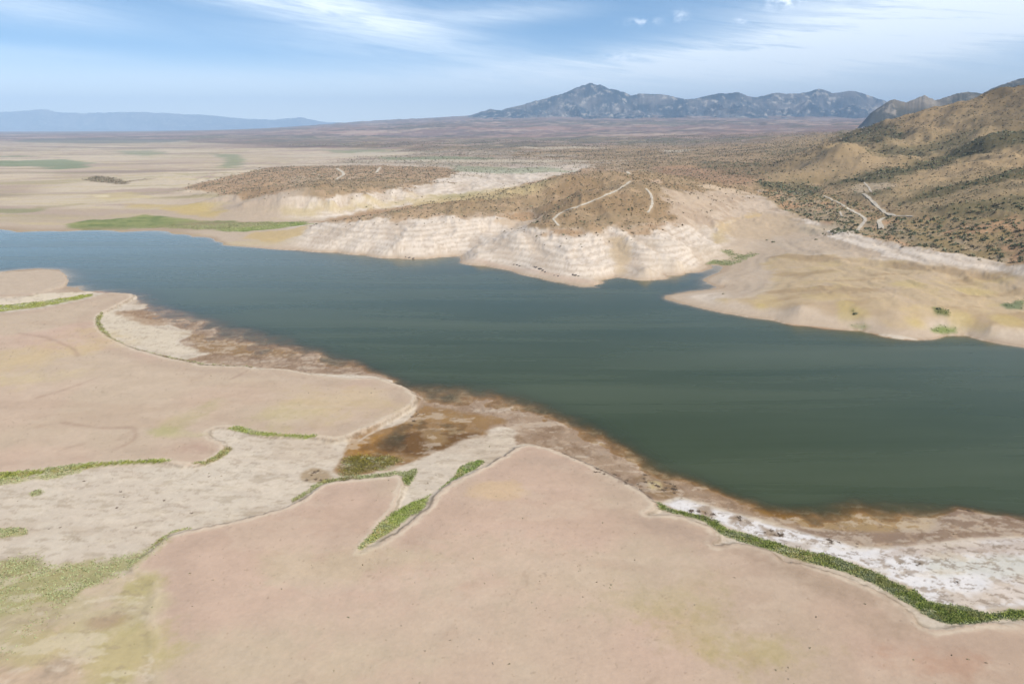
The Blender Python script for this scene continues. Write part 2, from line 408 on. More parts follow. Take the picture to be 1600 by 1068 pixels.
def curve(pts, n=6):                           # Catmull-Rom through the traced points
    P = np.asarray(pts, float); out = []
    for i in range(len(P) - 1):
        p0 = P[max(i - 1, 0)]; p1 = P[i]; p2 = P[i + 1]; p3 = P[min(i + 2, len(P) - 1)]
        for t in np.arange(n) / n:
            out.append(0.5 * ((2 * p1) + (-p0 + p2) * t + (2 * p0 - 5 * p1 + 4 * p2 - p3) * t * t + (-p0 + 3 * p1 - 3 * p2 + p3) * t ** 3))
    out.append(P[-1]); return np.array(out)


def flat(pts, z): return [W(u, v, z) for u, v in curve(pts, 3)]
def draped(pts): return [hit(u, v) for u, v in pts]


# small wandering of every edge
wx = (fbm(GX, GY, 9, 4, .55, 1) - .5); wy = (fbm(GX, GY, 2.2, 3, .6, 2) - .5)
jit = wx * 2.2 + wy * 1.0

# terraces of dried silt in the foreground
T1 = [(-200, 505), (28, 485), (80, 477), (142, 464), (165, 457), (200, 458), (207, 462), (192, 472), (172, 482), (157, 490), (151, 500), (155, 515), (172, 528), (200, 541), (230, 550), (270, 560),
      (305, 565), (312, 570), (350, 571), (385, 572), (392, 576), (425, 575), (460, 578), (500, 585), (540, 589), (590, 590), (612, 596), (635, 607), (648, 617), (650, 623), (645, 630), (625, 642), (600, 655),
      (575, 668), (545, 680), (520, 684), (480, 681), (440, 681), (400, 678), (370, 668), (335, 668), (325, 680), (345, 690), (352, 698), (345, 706), (330, 716), (310, 724), (290, 726), (270, 722),
      (255, 720), (200, 722), (150, 725), (100, 731), (60, 735), (28, 738), (-200, 752)]
T2 = [(205, 893), (211, 879), (235, 862), (250, 850), (262, 840), (280, 832), (330, 822), (370, 813), (400, 806), (430, 797), (450, 790), (480, 774), (505, 757), (530, 751), (580, 747), (615, 742), (626, 744),
      (628, 755), (622, 775), (618, 790), (612, 800), (595, 815), (580, 835), (567, 852), (562, 861), (575, 857), (600, 845), (625, 830), (655, 805), (672, 790), (682, 772), (702, 757), (735, 739), (770, 722),
      (800, 705), (812, 697), (825, 694), (845, 697), (870, 705), (900, 717), (930, 730), (955, 742), (990, 760), (1012, 775), (1024, 790), (1019, 797), (1010, 802), (1040, 804), (1070, 808), (1095, 817),
      (1115, 828), (1120, 838), (1110, 846), (1120, 853), (1150, 850), (1180, 855), (1205, 863), (1222, 878), (1250, 882), (1300, 893), (1350, 913), (1390, 935), (1420, 955), (1437, 976), (1460, 982),
      (1500, 978), (1574, 973), (1750, 960), (2300, 930), (2300, 1700), (250, 1700), (240, 1068), (236, 1000), (232, 960), (241, 925), (236, 903)]
L0 = [(-200, 430), (28, 424), (60, 421), (88, 423), (100, 430), (102, 440), (93, 448), (60, 455), (28, 464), (-200, 475)]
sT1 = poly_sdf(flat(T1, 1.5), 60); sT2 = poly_sdf(flat(T2, 1.5), 60); sL0 = poly_sdf(flat(L0, 1.2), 40)
terr = np.maximum(np.maximum(sT1, sT2), sL0)
ej = wy * 1.7 + wx * 1.4 + (fbm(GX, GY, 1.1, 2, .6, 83) - .5) * .5
terr_j = terr + ej
und = (fbm(GX, GY, 45, 4, .5, 3) - .5) * 0.5
step = ss(terr_j, -.9 - 2.2 * fbm(GX, GY, 18, 3, .5, 85), 0.25)
lip = np.exp(-((terr_j - 0.9) / 0.9) ** 2) * 0.09 * ss(fbm(GX, GY, 12, 3, .5, 84), .35, .6)
soften = 1 - ss(np.abs(line_dist(flat([(205, 893), (236, 903), (241, 925), (232, 960), (236, 1000), (240, 1068)], 1.4), 40)) * -1, -14, -4)
hterr = 1.45 + und + lip
near = R < 700
GZ = np.where(near, GZ * (1 - step) + np.maximum(hterr, GZ) * step, GZ)
# channel bed relief outside the terraces
bed = near & (terr < 4)
rough = (fbm(GX, GY, 6, 5, .6, 4) - .5) * 0.28 * ss(GZ, -.3, .3) * (1 - step) * ss(GY, 500, 330)
GZ = GZ + np.where(bed, rough, 0)

shal = near & (terr < 2) & (GY < 520)
GZ = GZ + np.where(shal, ss(GZ, -1.6, -.5) * (1 - ss(GZ, -.05, .1)) * ((fbm(GX, GY, 7, 5, .6, 91) - .5) * .7 + (fbm(GX, GY, 24, 3, .5, 92) - .5) * .5), 0)
# hill relief: rills on the bare slopes, ribs and gullies on the hills, badlands on the plain
hillm = ss(GZ, 1.5, 14) * ss(R, 380, 520)
rl = ridged(GX * 1.0 + 10 * wx + GY * .15, GY * 0.30, 24, 4, .5, 5)
rl2 = ridged(GX + 5 * wx - GY * .1, GY * .22, 8.5, 3, .55, 63)
GZ = GZ - hillm * (1 - ss(R, 1500, 2600)) * (1 - rl) * 5.4 * ss(GZ, 1, 18) - hillm * (1 - ss(R, 1100, 1800)) * (1 - rl2) * 1.1 * ss(GZ, 2, 10) + hillm * (fbm(GX, GY, 60, 4, .5, 6) - .5) * 5.0
hi_ = ss(GZ, 30, 80) * ss(R, 600, 1000) * ss(AZ, .25, .42) * (1 - ss(R, 3500, 6000))
rb = ridged(GX * .8 + GY * .55, GY * .8 - GX * .55, 150, 5, .5, 7)
GZ = GZ + hi_ * (rb - .69) * 40
GZ = GZ - hi_ * np.clip(.74 - ridged(GX * .9 + GY * .4, GY * .9 - GX * .4, 62, 4, .55, 95), 0, 1) * 15
GZ = GZ + hillm * (1 - ss(R, 1600, 2600)) * ((ridged(GX, GY, 13, 3, .5, 61) - .6) * 1.7 + (fbm(GX, GY, 5, 3, .5, 62) - .5) * .9) * (.25 + .75 * ss(GZ, 18, 25))
bad = ss(R, 2000, 3200) * ss(AZ, -.38, -.2) * (1 - ss(R, 14000, 20000))
GZ = GZ + bad * ((ridged(GX * .7 + GY * .2, GY, 520, 6, .55, 8) - .6) * 32 + (fbm(GX, GY, 120, 3, .5, 9) - .5) * 14) * (1 + ss(R, 4000, 9000))
strand = ss(GZ, .8, 2) * (1 - ss(GZ, 20, 27)) * ss(R, 400, 500) * (1 - ss(R, 1500, 2000))
GZ = GZ + strand * 0.11 * np.sin(GZ * 2 * math.pi / 1.6)
GZ = np.where((GZ < 0.25) & (R > 1500), 0.25, GZ)
print('height', round(time.time() - T0, 1))

# ------------------------------------------------------------------ ground colours: what each patch of soil is, with some light and shade painted in
COL = np.empty(GX.shape + (3,), np.float32)
WET = np.zeros(GX.shape, np.float32)
SCR = np.zeros(GX.shape, np.float32)      # shrub density
GRN = np.zeros(GX.shape, np.float32)      # how green the shrubs are
GRS = np.zeros(GX.shape, np.float32)      # grass density
n_big = fbm(GX, GY, 70, 5, .55, 10); n_mid = fbm(GX, GY, 14, 5, .55, 11); n_fine = fbm(GX, GY, 2.0, 4, .6, 12)
n_str = fbm(GX * .35 + GY * .1, GY * 1.6, 28, 5, .55, 13); n_far = fbm(GX, GY, 900, 6, .55, 14); n_fstr = fbm(GX * .25, GY, 500, 6, .6, 15)
n_spk = fbm(GX, GY, .9, 2, .6, 16)


def lay(m, c):
    m = np.clip(m, 0, 1)[..., None].astype(np.float32)
    c = np.asarray(c, np.float32)
    COL[:] = COL * (1 - m) + c * m


COL[:] = C(203, 186, 170)
# --- far flats and plain
lay(ss(n_fstr, .40, .62) * ss(R, 700, 1100), C(190, 172, 155))
lay(ss(n_far, .50, .66) * ss(R, 900, 1300), C(214, 200, 182))
lay(ss(n_str, .55, .7) * ss(R, 600, 800) * .6, C(206, 192, 150))
plain = ss(GZ + (n_fstr - .5) * 14, 13, 20) * ss(R, 1700, 2400) + ss(R + (n_far - .5) * 4000, 6500, 8500)
plain = np.clip(plain, 0, 1)
lay(plain, C(148, 126, 122))
lay(plain * ss(n_fstr, .52, .66), C(128, 112, 104))
lay(plain * ss(ridged(GX * .6, GY, 650, 6, .6, 18), .66, .80) * .75, C(182, 150, 140))
lay(plain * ss(fbm(GX * .3, GY, 260, 5, .6, 19), .60, .68) * .8, C(196, 176, 164))
lay(plain * ss(fbm(GX * .2, GY, 700, 5, .6, 20), .58, .66) * .7, C(98, 100, 84))
lay(ss(R, 9000, 12000) * .6 * plain, C(140, 124, 124))

s = poly_sdf(draped([(700, 274), (800, 268), (870, 268), (900, 262), (1000, 262), (1250, 268), (1400, 215), (1300, 205), (300, 212), (290, 222), (430, 226), (620, 231), (640, 238), (540, 247), (500, 256), (620, 256), (690, 262)]), 900)
bm_ = ss(s + (n_fstr - .5) * 260, -60, 60)
lay(bm_, C(140, 129, 112)); lay(bm_ * ss(fbm(GX * .35, GY, 90, 5, .6, 51),   .50, .60) * .7, C(112, 110, 88)); lay(bm_ * ss(fbm(GX * .4, GY, 60, 5, .65, 52), .57, .64) * .7, C(180, 162, 142))
lay(bm_ * ss(fbm(GX * .3, GY, 200, 5, .6, 53), .52, .60) * .6, C(150, 124, 112)); SCR[:] = np.maximum(SCR, bm_ * .30)
fr_ = ss(R, 2200, 3500) * plain
lay(fr_ * ss(fbm(GX * .5, GY, 150, 6, .65, 54), .53, .60) * .55, C(112, 104, 98)); lay(fr_ * ss(fbm(GX * .5, GY, 110, 6, .65, 55), .58, .64) * .6, C(190, 166, 156))
flt = ss(R, 900, 1200) * (1 - plain) * (1 - bm_)
lay(flt * ss(fbm(GX * .3, GY, 120, 5, .6, 56), .50, .62) * .8, C(182, 163, 152)); lay(flt * ss(fbm(GX * .3, GY, 60, 5, .6, 57), .56, .66) * .7, C(222, 206, 186)); lay(flt * ss(fbm(GX * .15, GY, 90, 5, .6, 58), .60, .68) * .6, C(160, 146, 134)); lay(flt * ss(fbm(GX * .2, GY, 60, 5, .6, 59), .62, .70) * .5, C(172, 164, 120))
# --- bare ring slopes and brown hills
zz = GZ + (n_mid - .5) * 9 + (n_big - .5) * 6
hill_r = ss(R, 420, 470) * (1 - ss(R, 2600, 3400))
ring = hill_r * ss(GZ, 1.0, 3.0) * (AZ > -.45)
ringc = C(232, 221, 213)
flatL = ss(AZ, -.34, -.27)
lay(ring * flatL * (1 - ss(R, 1600, 2000)), ringc)
bands = .5 + .5 * np.sin(GZ * 2 * math.pi / 2.7 + n_mid * 3)
lay(ring * flatL * ss(bands, .35, .8) * .5 * (1 - ss(GZ, 20, 24)), C(190, 174, 160)); lay(ring * flatL * ss(.5 + .5 * np.sin(GZ * 2 * math.pi / 1.2 + n_mid * 4), .5, .9) * .35, C(240, 228, 216))
lay(ring * flatL * ss(1 - rl, .36, .58) * .45, C(190, 172, 156)); lay(ring * flatL * ss(1 - rl2, .40, .66) * .25, C(200, 184, 168)); lay(ring * flatL * ss(fbm(GX, GY, 3, 3, .6, 81), .66, .72) * .4, C(176, 158, 142))
lay(ring * flatL * ss(n_big, .58, .72) * .3, C(206, 190, 168))
brown = hill_r * ss(zz, 20.5, 23.5) * flatL
lay(brown, C(160, 140, 114))
lay(brown * ss(n_mid, .50, .66) * .6, C(190, 164, 138))
lay(brown * ss(n_big, .50, .64) * .6, C(150, 126, 98))
SCR = np.maximum(SCR, brown * (.55 + .6 * ss(n_big, .4, .6)))
edge = hill_r * ss(zz, 17, 21) * flatL
SCR = np.maximum(SCR, edge * .16)
print('cols1', round(time.time() - T0, 1))


def pd(pts, m=60): return poly_sdf(draped(pts), m)


# right-hand hills: ochre slopes, scrubby gullies; lit faces and gully shade painted in
rh = ss(AZ, .30, .42) * ss(R, 560, 700) * (1 - ss(R, 2600, 3600)) * ss(GZ, 26, 34)
lay(rh * .75, C(166, 148, 118))
dark = ss(1 - rb, .42, .60)
SCR = np.maximum(SCR, rh * (.35 + .5 * dark))
GRN = np.maximum(GRN, rh * dark * .7)
lay(rh * dark * .75, C(108, 103, 80)); lay(rh * ss(fbm(GX, GY, 35, 4, .6, 82), .52, .64) * .5, C(122, 112, 90))  # hollows darkened for gully shade as well as scrub
lay(rh * ss(n_fstr, .5, .65) * .35, C(164, 138, 108))
s = pd([(1010, 262), (1080, 258), (1150, 262), (1210, 275), (1170, 290), (1100, 283), (1040, 272)]); lay(ss(s, -15, 20) * .5, C(176, 140, 118))
s = pd([(1090, 248), (1250, 250), (1300, 270), (1270, 285), (1180, 280), (1090, 262)]); lay(ss(s, -25, 20) * .6, C(128, 112, 88)); GRN = np.maximum(GRN, ss(s, -25, 20) * .5)
s = pd([(1240, 255), (1330, 225), (1400, 245), (1400, 262), (1300, 275), (1200, 285), (1180, 278)]); lay(ss(s, -20, 25) * .85, C(170, 150, 122)); SCR *= 1 - ss(s, -20, 25) * .4; GRN *= (1 - ss(s, -20, 25) * .7)  # sunlit triangular face, painted lighter
s = pd([(1430, 268), (1574, 232), (1640, 222), (1640, 262), (1574, 262), (1480, 285), (1400, 298), (1360, 295)]); lay(ss(s, -10, 20) * .85, C(176, 154, 124)); SCR *= 1 - ss(s, -10, 20) * .4; GRN *= (1 - ss(s, -20, 25) * .7)  # sunlit band along the spur, painted lighter
s = pd([(1400, 262), (1480, 240), (1574, 205), (1640, 200), (1640, 226), (1574, 228), (1500, 250), (1430, 270), (1370, 285), (1290, 290)])
lay(ss(s + (n_mid - .5) * 30, -15, 15) * .9, C(96, 92, 70)); GRN = np.maximum(GRN, ss(s, -15, 15)); SCR = np.maximum(SCR, ss(s, -15, 15) * 1.0)  # main gully: shade painted in, plus thick green scrub
s = pd([(1440, 300), (1574, 266), (1640, 258), (1640, 272), (1574, 280), (1480, 305), (1400, 322)], 40); lay(ss(s + (n_mid - .5) * 20, -8, 8) * .85, C(104, 97, 72)); GRN = np.maximum(GRN, ss(s, -8, 8)); SCR = np.maximum(SCR, ss(s, -8, 8) * .9)  # thin gully: painted shade and green scrub
s = pd([(1310, 206), (1370, 196), (1420, 205), (1380, 225), (1310, 222)]); lay(ss(s, -25, 15) * .8, C(94, 90, 72)); GRN = np.maximum(GRN, ss(s, -25, 15)); SCR = np.maximum(SCR, ss(s, -25, 15) * .9)
s = pd([(1440, 172), (1600, 130), (1650, 150), (1650, 200), (1574, 205), (1540, 190)]); lay(ss(s, -25, 25) * .65, C(112, 100, 80))
s2 = pd([(1574, 305), (1500, 318), (1440, 330), (1480, 338), (1574, 335), (1650, 330), (1650, 300)]); lay(ss(s2 + (n_mid - .5) * 20, -10, 10) * .6, C(106, 102, 76)); GRN = np.maximum(GRN, ss(s2, -10, 10) * .8); SCR = np.maximum(SCR, ss(s, -25, 25) * .8)

# brown tops traced from the photograph
for pts in ([(492, 347), (520, 341), (560, 333), (620, 324), (700, 311), (760, 301), (860, 276), (920, 262), (1010, 260), (1040, 275), (1045, 300), (1062, 345), (1045, 352), (1010, 368), (980, 362), (955, 356), (925, 364), (890, 372), (850, 364), (815, 356), (835, 344), (790, 340), (735, 343), (690, 340), (640, 345), (590, 341), (550, 346), (520, 347)],
            [(286, 293), (310, 286), (345, 279), (380, 270), (420, 262), (500, 259), (600, 258), (700, 262), (720, 268), (680, 282), (640, 294), (600, 300), (560, 304), (520, 300), (470, 297), (430, 306), (390, 311), (360, 304), (330, 300), (305, 298)]):
    s = pd(pts, 120); m = ss(s + (n_mid - .5) * 22 + (n_fine - .5) * 6, -5, 6)
    old = np.clip(brown, 0, 1); new = m * (1 - old)
    lay(new, C(172, 146, 120)); lay(new * ss(n_mid, .50, .66) * .6, C(190, 166, 140)); lay(new * ss(n_big, .50, .64) * .6, C(156, 132, 104))
    SCR = np.maximum(SCR, m * .85); SCR = np.maximum(SCR, ss(s + (n_mid - .5) * 22, -32, 0) * .14)
hb = hill_r * ss(SCR, .2, .5)
COL *= (1 + .10 * hb[..., None])
# the headland's bare right flank
s = pd([(1030, 292), (1060, 300), (1090, 300), (1120, 296), (1180, 306), (1230, 318), (1250, 335), (1200, 345), (1150, 345), (1110, 350), (1070, 352), (1055, 335), (1040, 315)])
m = ss(s + (n_mid - .5) * 40, -8, 6)
lay(m * .85, C(206, 188, 172)); SCR = SCR * (1 - m * .85)
lay(m * ss(n_mid, .5, .62) * .6, C(180, 160, 142))
s = pd([(1090, 290), (1110, 288), (1150, 296), (1200, 305), (1170, 303), (1120, 297)], 30); lay(ss(s, -5, 3) * .8, C(214, 194, 174))
s = pd([(1016, 281), (1032, 281), (1036, 286), (1018, 286)], 20); lay(ss(s + (n_fine - .5) * 8, -2, 2) * .8, C(216, 190, 168))
s = pd([(780, 341), (835, 341), (840, 346), (826, 350), (770, 348)], 20); lay(ss(s + (n_fine - .5) * 8, -3, 2) * .8, C(206, 186, 166)); SCR *= (1 - ss(s, -3, 2) * .7)
# yellow grass in the wash head and tan stains on the bare slopes
for pts, c, a, w in [([(1130, 350), (1180, 332), (1240, 338), (1255, 358), (1200, 375), (1150, 372), (1120, 362)], C(205, 180, 138), .75, 14),
                     ([(1110, 365), (1130, 358), (1140, 378), (1118, 380)], C(196, 176, 134), .7, 6),
                     ([(955, 372), (975, 370), (985, 395), (980, 425), (962, 425), (955, 395)], C(205, 183, 152), .7, 8),
                     ([(430, 330), (520, 320), (640, 308), (740, 300), (820, 288), (860, 284), (840, 296), (740, 312), (640, 318), (560, 326), (480, 338)], C(205, 188, 148), .7, 22),
                     ([(660, 312), (720, 302), (760, 298), (720, 310)], C(158, 152, 108), .5, 16),
                     ([(250, 326), (300, 318), (345, 330), (335, 340), (280, 334)], C(206, 184, 128), .8, 14),
                     ([(130, 305), (200, 300), (240, 308), (170, 312)], C(216, 200, 152), .5, 22), ([(150, 304), (168, 304), (170, 308), (150, 308)], C(232, 218, 190), .7, 9),
                     ([(200, 318), (330, 316), (350, 330), (300, 328), (200, 324)], C(204, 184, 132), .7, 18),
                     ([(380, 372), (400, 362), (450, 360), (480, 352), (470, 368), (430, 378)], C(208, 184, 136), .8, 9),
                     ([(28, 326), (70, 326), (60, 331), (28, 333), (-60, 333), (-60, 327)], C(140, 148, 96), .6, 14),
                     ([(60, 323), (160, 316), (200, 314), (150, 318), (60, 326)], C(168, 160, 118), .5, 14)]:
    s = pd(pts, 80); lay(ss(s + (n_mid - .5) * w * 1.6, -w * .6, w * .5) * a, c)
s = pd([(135, 281), (150, 275), (180, 279), (195, 284), (240, 279), (200, 283), (195, 288), (180, 287), (150, 284)], 60); m = ss(s + (n_mid - .5) * 16, -10, 3)
lay(m * .8, C(134, 118, 94)); SCR = np.maximum(SCR, m * 1.6)
# far green fields
for pts, a, w in [([(-80, 252), (28, 251), (100, 249), (140, 254), (135, 262), (90, 265), (50, 260), (-80, 258)], .75, 50), ([(28, 243), (60, 244), (28, 246), (-50, 246)], .5, 40),
                  ([(180, 236), (240, 235), (262, 240), (230, 244), (195, 241)], .5, 60), ([(330, 240), (375, 242), (386, 250), (370, 262), (335, 262), (352, 252), (350, 246)], .6, 40),
                  ([(480, 236), (560, 233), (620, 236), (560, 240)], .5, 60), ([(600, 246), (700, 244), (780, 247), (700, 251), (600, 250)], .6, 50), ([(700, 258), (860, 262), (900, 268), (800, 272), (720, 268)], .55, 30)]:
    s = pd(pts, 300); lay(ss(s + (n_big - .5) * w * 2, -w * .5, w * .5) * a, C(128, 148, 112))
s = pd([(28, 218), (150, 216), (300, 218), (280, 222), (150, 224), (28, 222)], 600); lay(ss(s + (n_fstr - .5) * 300, -60, 80) * .7, C(120, 122, 112))
s = pd([(28, 229), (100, 229), (240, 232), (100, 231)], 300); lay(ss(s + (n_fstr - .5) * 60, -20, 12) * .6, C(140, 118, 106))
for pts in ([(560, 250), (700, 249), (800, 250), (1000, 250), (700, 253), (560, 253)], [(430, 243), (560, 238), (660, 238), (560, 243), (430, 246)], [(820, 230), (900, 229), (940, 231), (860, 233)], [(1040, 236), (1070, 234), (1060, 238)]):
    s = pd(pts, 300); lay(ss(s + (n_fstr - .5) * 80, -30, 20) * .8, C(208, 196, 180))
# green marsh flat on the far shore
s = pd([(108, 350), (140, 345), (200, 341), (225, 336), (262, 339), (330, 346), (400, 347), (470, 347), (484, 350), (440, 356), (380, 362), (330, 360), (250, 356), (180, 358), (112, 357)], 60)
m = ss(s + (n_mid - .5) * 20 + (n_big - .5) * 14, -6, 5); lay(m * .9, C(136, 148, 88)); lay(m * ss(n_str, .45, .6) * .6, C(166, 168, 112)); lay(m * ss(n_mid, .55, .7) * .6, C(104, 124, 70)); GRS = np.maximum(GRS, m * .5)
s = pd([(1098, 413), (1108, 409), (1140, 406), (1134, 398), (1126, 392), (1142, 391), (1152, 397), (1172, 396), (1182, 398), (1166, 404), (1160, 410), (1140, 415), (1118, 412)], 30)
m = ss(s + (n_mid - .5) * 8, -2, 2.5); lay(m * .9, C(132, 146, 96)); GRS = np.maximum(GRS, m * .5)

# right-hand peninsula: pale foot, yellow dry grass above
pen = [(1130, 468), (1180, 462), (1200, 445), (1215, 425), (1190, 412), (1230, 396), (1300, 398), (1400, 405), (1500, 420), (1600, 432), (1700, 450), (1700, 520), (1574, 515), (1540, 515), (1500, 500), (1470, 492), (1440, 505), (1400, 512), (1370, 505), (1330, 495), (1250, 478), (1180, 480)]
s = pd(pen, 60); m = ss(s + (n_mid - .5) * 14, -5, 6)
lay(ss(AZ, .285, .32) * ss(GZ, .1, 1) * hill_r * (GY < 900) * ss(-s, -4, 4) * (GZ < 14) * .8, C(196, 178, 160))
lay(m * .9, C(199, 178, 148))
lay(m * ss(n_str, .48, .62) * .7, C(176, 153, 122)); lay(m * ss(n_mid, .54, .68) * .5, C(206, 186, 144)); lay(m * ss(fbm(GX, GY, 25, 4, .5, 21), .56, .7) * .5, C(198, 180, 162))
for u, v, rr in [(1190, 478, 7), (1330, 490, 10), (1420, 445, 14), (1430, 505, 9), (1520, 455, 16), (1500, 500, 12), (1574, 500, 12), (1320, 475, 8)]:
    p = hit(u, v); d = np.hypot(GX - p[0], GY - p[1]) + (n_mid - .5) * rr * 1.4; lay(ss(-d, -rr, -rr * .3) * .45, C(206, 188, 122))
for pts in ([(1200, 402), (1260, 398), (1330, 408), (1260, 408)], [(1220, 430), (1300, 422), (1250, 434)], [(1390, 412), (1500, 420), (1574, 428), (1480, 430), (1400, 420)]):
    s = pd(pts, 30); lay(ss(s + (n_mid - .5) * 14, -6, 3) * .6, C(166, 144, 116))
for pts, c in [([(1325, 510), (1350, 511), (1360, 514), (1335, 514)], C(130, 146, 82)), ([(1455, 516), (1468, 510), (1492, 514), (1492, 519), (1460, 519)], C(122, 142, 72)), ([(1462, 482), (1480, 486), (1478, 492), (1465, 490)], C(110, 118, 72)),
               ([(1568, 475), (1600, 470), (1600, 485), (1572, 482)], C(110, 128, 96)), ([(1332, 484), (1338, 490), (1334, 492), (1328, 488)], C(98, 100, 50))]:
    s = pd(pts, 15); m = ss(s + (n_mid - .5) * 6, -2, 1); lay(m * .85, c); GRS = np.maximum(GRS, m * .12)
# bush flat behind the peninsula
s = pd([(1285, 352), (1330, 362), (1375, 376), (1440, 388), (1500, 400), (1574, 412), (1700, 430), (1700, 350), (1574, 330), (1450, 335), (1390, 335), (1330, 310), (1290, 300), (1200, 290), (1180, 300), (1230, 330)])
m = ss(s + (n_mid - .5) * 14, -5, 8)
lay(m * .8, C(168, 148, 118)); lay(m * ss(n_mid, .5, .62) * .6, C(150, 134, 96)); lay(m * ss(fbm(GX, GY, 20, 4, .5, 22), .57, .68) * .8, C(196, 160, 130))
SCR = np.maximum(SCR, m * 1.3); GRN = np.maximum(GRN, m * .85)
s = pd([(1180, 283), (1240, 286), (1285, 292), (1280, 302), (1220, 300), (1190, 294)]); m = ss(s + (n_mid - .5) * 14, -8, 5); SCR = np.maximum(SCR, m * 2.2); GRN = np.maximum(GRN, m); lay(m * .6, C(96, 98, 72))
s = pd([(1310, 345), (1340, 348), (1350, 366), (1290, 368), (1285, 358)], 30); m = ss(s, -4, 3); SCR = np.maximum(SCR, m * 2.0); GRN = np.maximum(GRN, m)
s = pd([(1335, 290), (1380, 285), (1400, 292), (1350, 302), (1330, 298)], 40); m = ss(s + (n_mid - .5) * 12, -6, 3); lay(m * .5, C(206, 190, 172)); SCR *= 1 - m * .6
s = pd([(1250, 350), (1300, 352), (1320, 358), (1270, 368), (1250, 362)], 30); m = ss(s + (n_mid - .5) * 8, -4, 3); lay(m * .7, C(205, 190, 170)); SCR *= 1 - m * .9
print('cols2', round(time.time() - T0, 1))

# --- near side
nside = (R < 420) | ((AZ < -.1) & (GY < 500) & (GY < 560 + GX * .3))
nm = np.where(nside, 1.0, 0.0)
silt = nm * (terr < 30)
lay(silt * 1.0, C(214, 202, 190))
lay(silt * ss(n_str, .48, .62) * .6, C(200, 184, 168)); lay(silt * ss(n_mid, .52, .66) * .5, C(222, 212, 200))
lay(silt * ss(fbm(GX * .6, GY * 1.4, 3.5, 4, .6, 23), .58, .70) * .45, C(176, 162, 142))
# wet mud beside the water, brown shallows
mud_p = [(225, 482), (200, 487), (178, 487), (250, 502), (292, 516), (300, 524), (280, 534), (306, 548), (330, 552), (300, 560), (300, 566), (390, 572), (480, 582), (590, 588), (640, 606), (652, 622), (648, 645), (625, 661), (590, 668), (560, 678), (546, 692), (545, 705), (538, 716),
         (524, 734), (540, 742), (560, 740), (600, 734), (650, 718), (692, 700), (717, 687), (742, 682), (760, 682), (757, 674), (772, 667), (792, 666), (808, 675), (803, 684), (808, 695), (825, 692), (880, 708), (930, 728), (990, 758), (1024, 788), (1040, 782),
         (1062, 776), (1100, 786), (1150, 800), (1200, 813), (1250, 826), (1300, 842), (1340, 852), (1420, 852), (1490, 842), (1574, 838), (1800, 845), (1800, 700), (1200, 640), (900, 560), (600, 500), (300, 440)]
s = poly_sdf(flat(mud_p, 0.2), 60)
mud = nm * ss(s + jit * .8, -1.2, .8)
lay(mud, C(170, 147, 126))
lay(mud * ss(n_mid, .5, .64) * .6, C(150, 124, 100)); lay(mud * ss(fbm(GX, GY, 7, 5, .6, 24), .54, .64) * .6, C(188, 168, 150))
lay(mud * ss(-GZ, .1, .5) * .6, C(150, 120, 84)); lay(ss(-GZ, .5, 1.0) * nm * .6, C(120, 92, 44))
WET = np.maximum(WET, mud * .8)


def nf(pts, c, a=1.0, z=.3, w=1.5, nzf=None, mg=40):
    s = poly_sdf(flat(pts, z), mg); m = ss(s + (jit if nzf is None else nzf) * w, -w, w * .6) * a * nm
    lay(m, c); return m


# the reddish-orange backwater
pool = nf([(545, 692), (575, 678), (620, 662), (648, 648), (662, 632), (700, 640), (770, 650), (790, 660), (765, 665), (750, 680), (720, 686), (690, 700), (650, 718), (600, 734), (560, 742), (524, 736), (545, 712)], C(156, 122, 76), .85, .1, 2)
nf([(585, 694), (600, 688), (640, 676), (680, 670), (700, 676), (745, 678), (720, 688), (690, 700), (655, 712), (630, 708), (600, 706)], C(112, 80, 38), .85, .05, 2)
nf([(548, 695), (590, 680), (600, 688), (585, 700), (600, 708), (570, 718), (545, 715)], C(168, 126, 58), .8, .05, 2)
nf([(655, 672), (690, 668), (700, 690), (670, 692)], C(172, 144, 104), .6, .05, 2)
nf([(660, 650), (700, 645), (760, 655), (700, 662)], C(160, 128, 82), .6, .05, 2)
m = nf([(540, 718), (570, 712), (620, 716), (600, 730), (560, 738), (542, 742), (535, 730)], C(92, 94, 44), .8, .2, 2); GRS = np.maximum(GRS, m * .5)
# orange-green algae where the shallows drop off
dn = line_dist(flat([(660, 606), (740, 606), (820, 626), (900, 658), (980, 698), (1030, 728), (1100, 756), (1160, 778), (1220, 800), (1290, 800), (1340, 792), (1400, 796), (1480, 795), (1574, 800)], -.4), 30)
dnb = nm * (1 - ss(dn + (n_mid - .5) * 12, 1, 8)); lay(dnb * .75, C(150, 112, 50))
nf([(1180, 796), (1240, 792), (1330, 775), (1380, 782), (1480, 790), (1440, 800), (1300, 806), (1240, 815)], C(138, 102, 34), .8, -.3, 3)
nf([(1240, 812), (1300, 806), (1400, 800), (1480, 800), (1470, 815), (1450, 828), (1340, 830), (1260, 825)], C(172, 146, 104), .8, .1, 2)
nf([(1470, 812), (1500, 797), (1574, 800), (1800, 806), (1800, 842), (1574, 838), (1480, 842), (1440, 848), (1340, 850), (1250, 826), (1340, 832), (1450, 832)], C(150, 128, 112), .9, .2, 2)
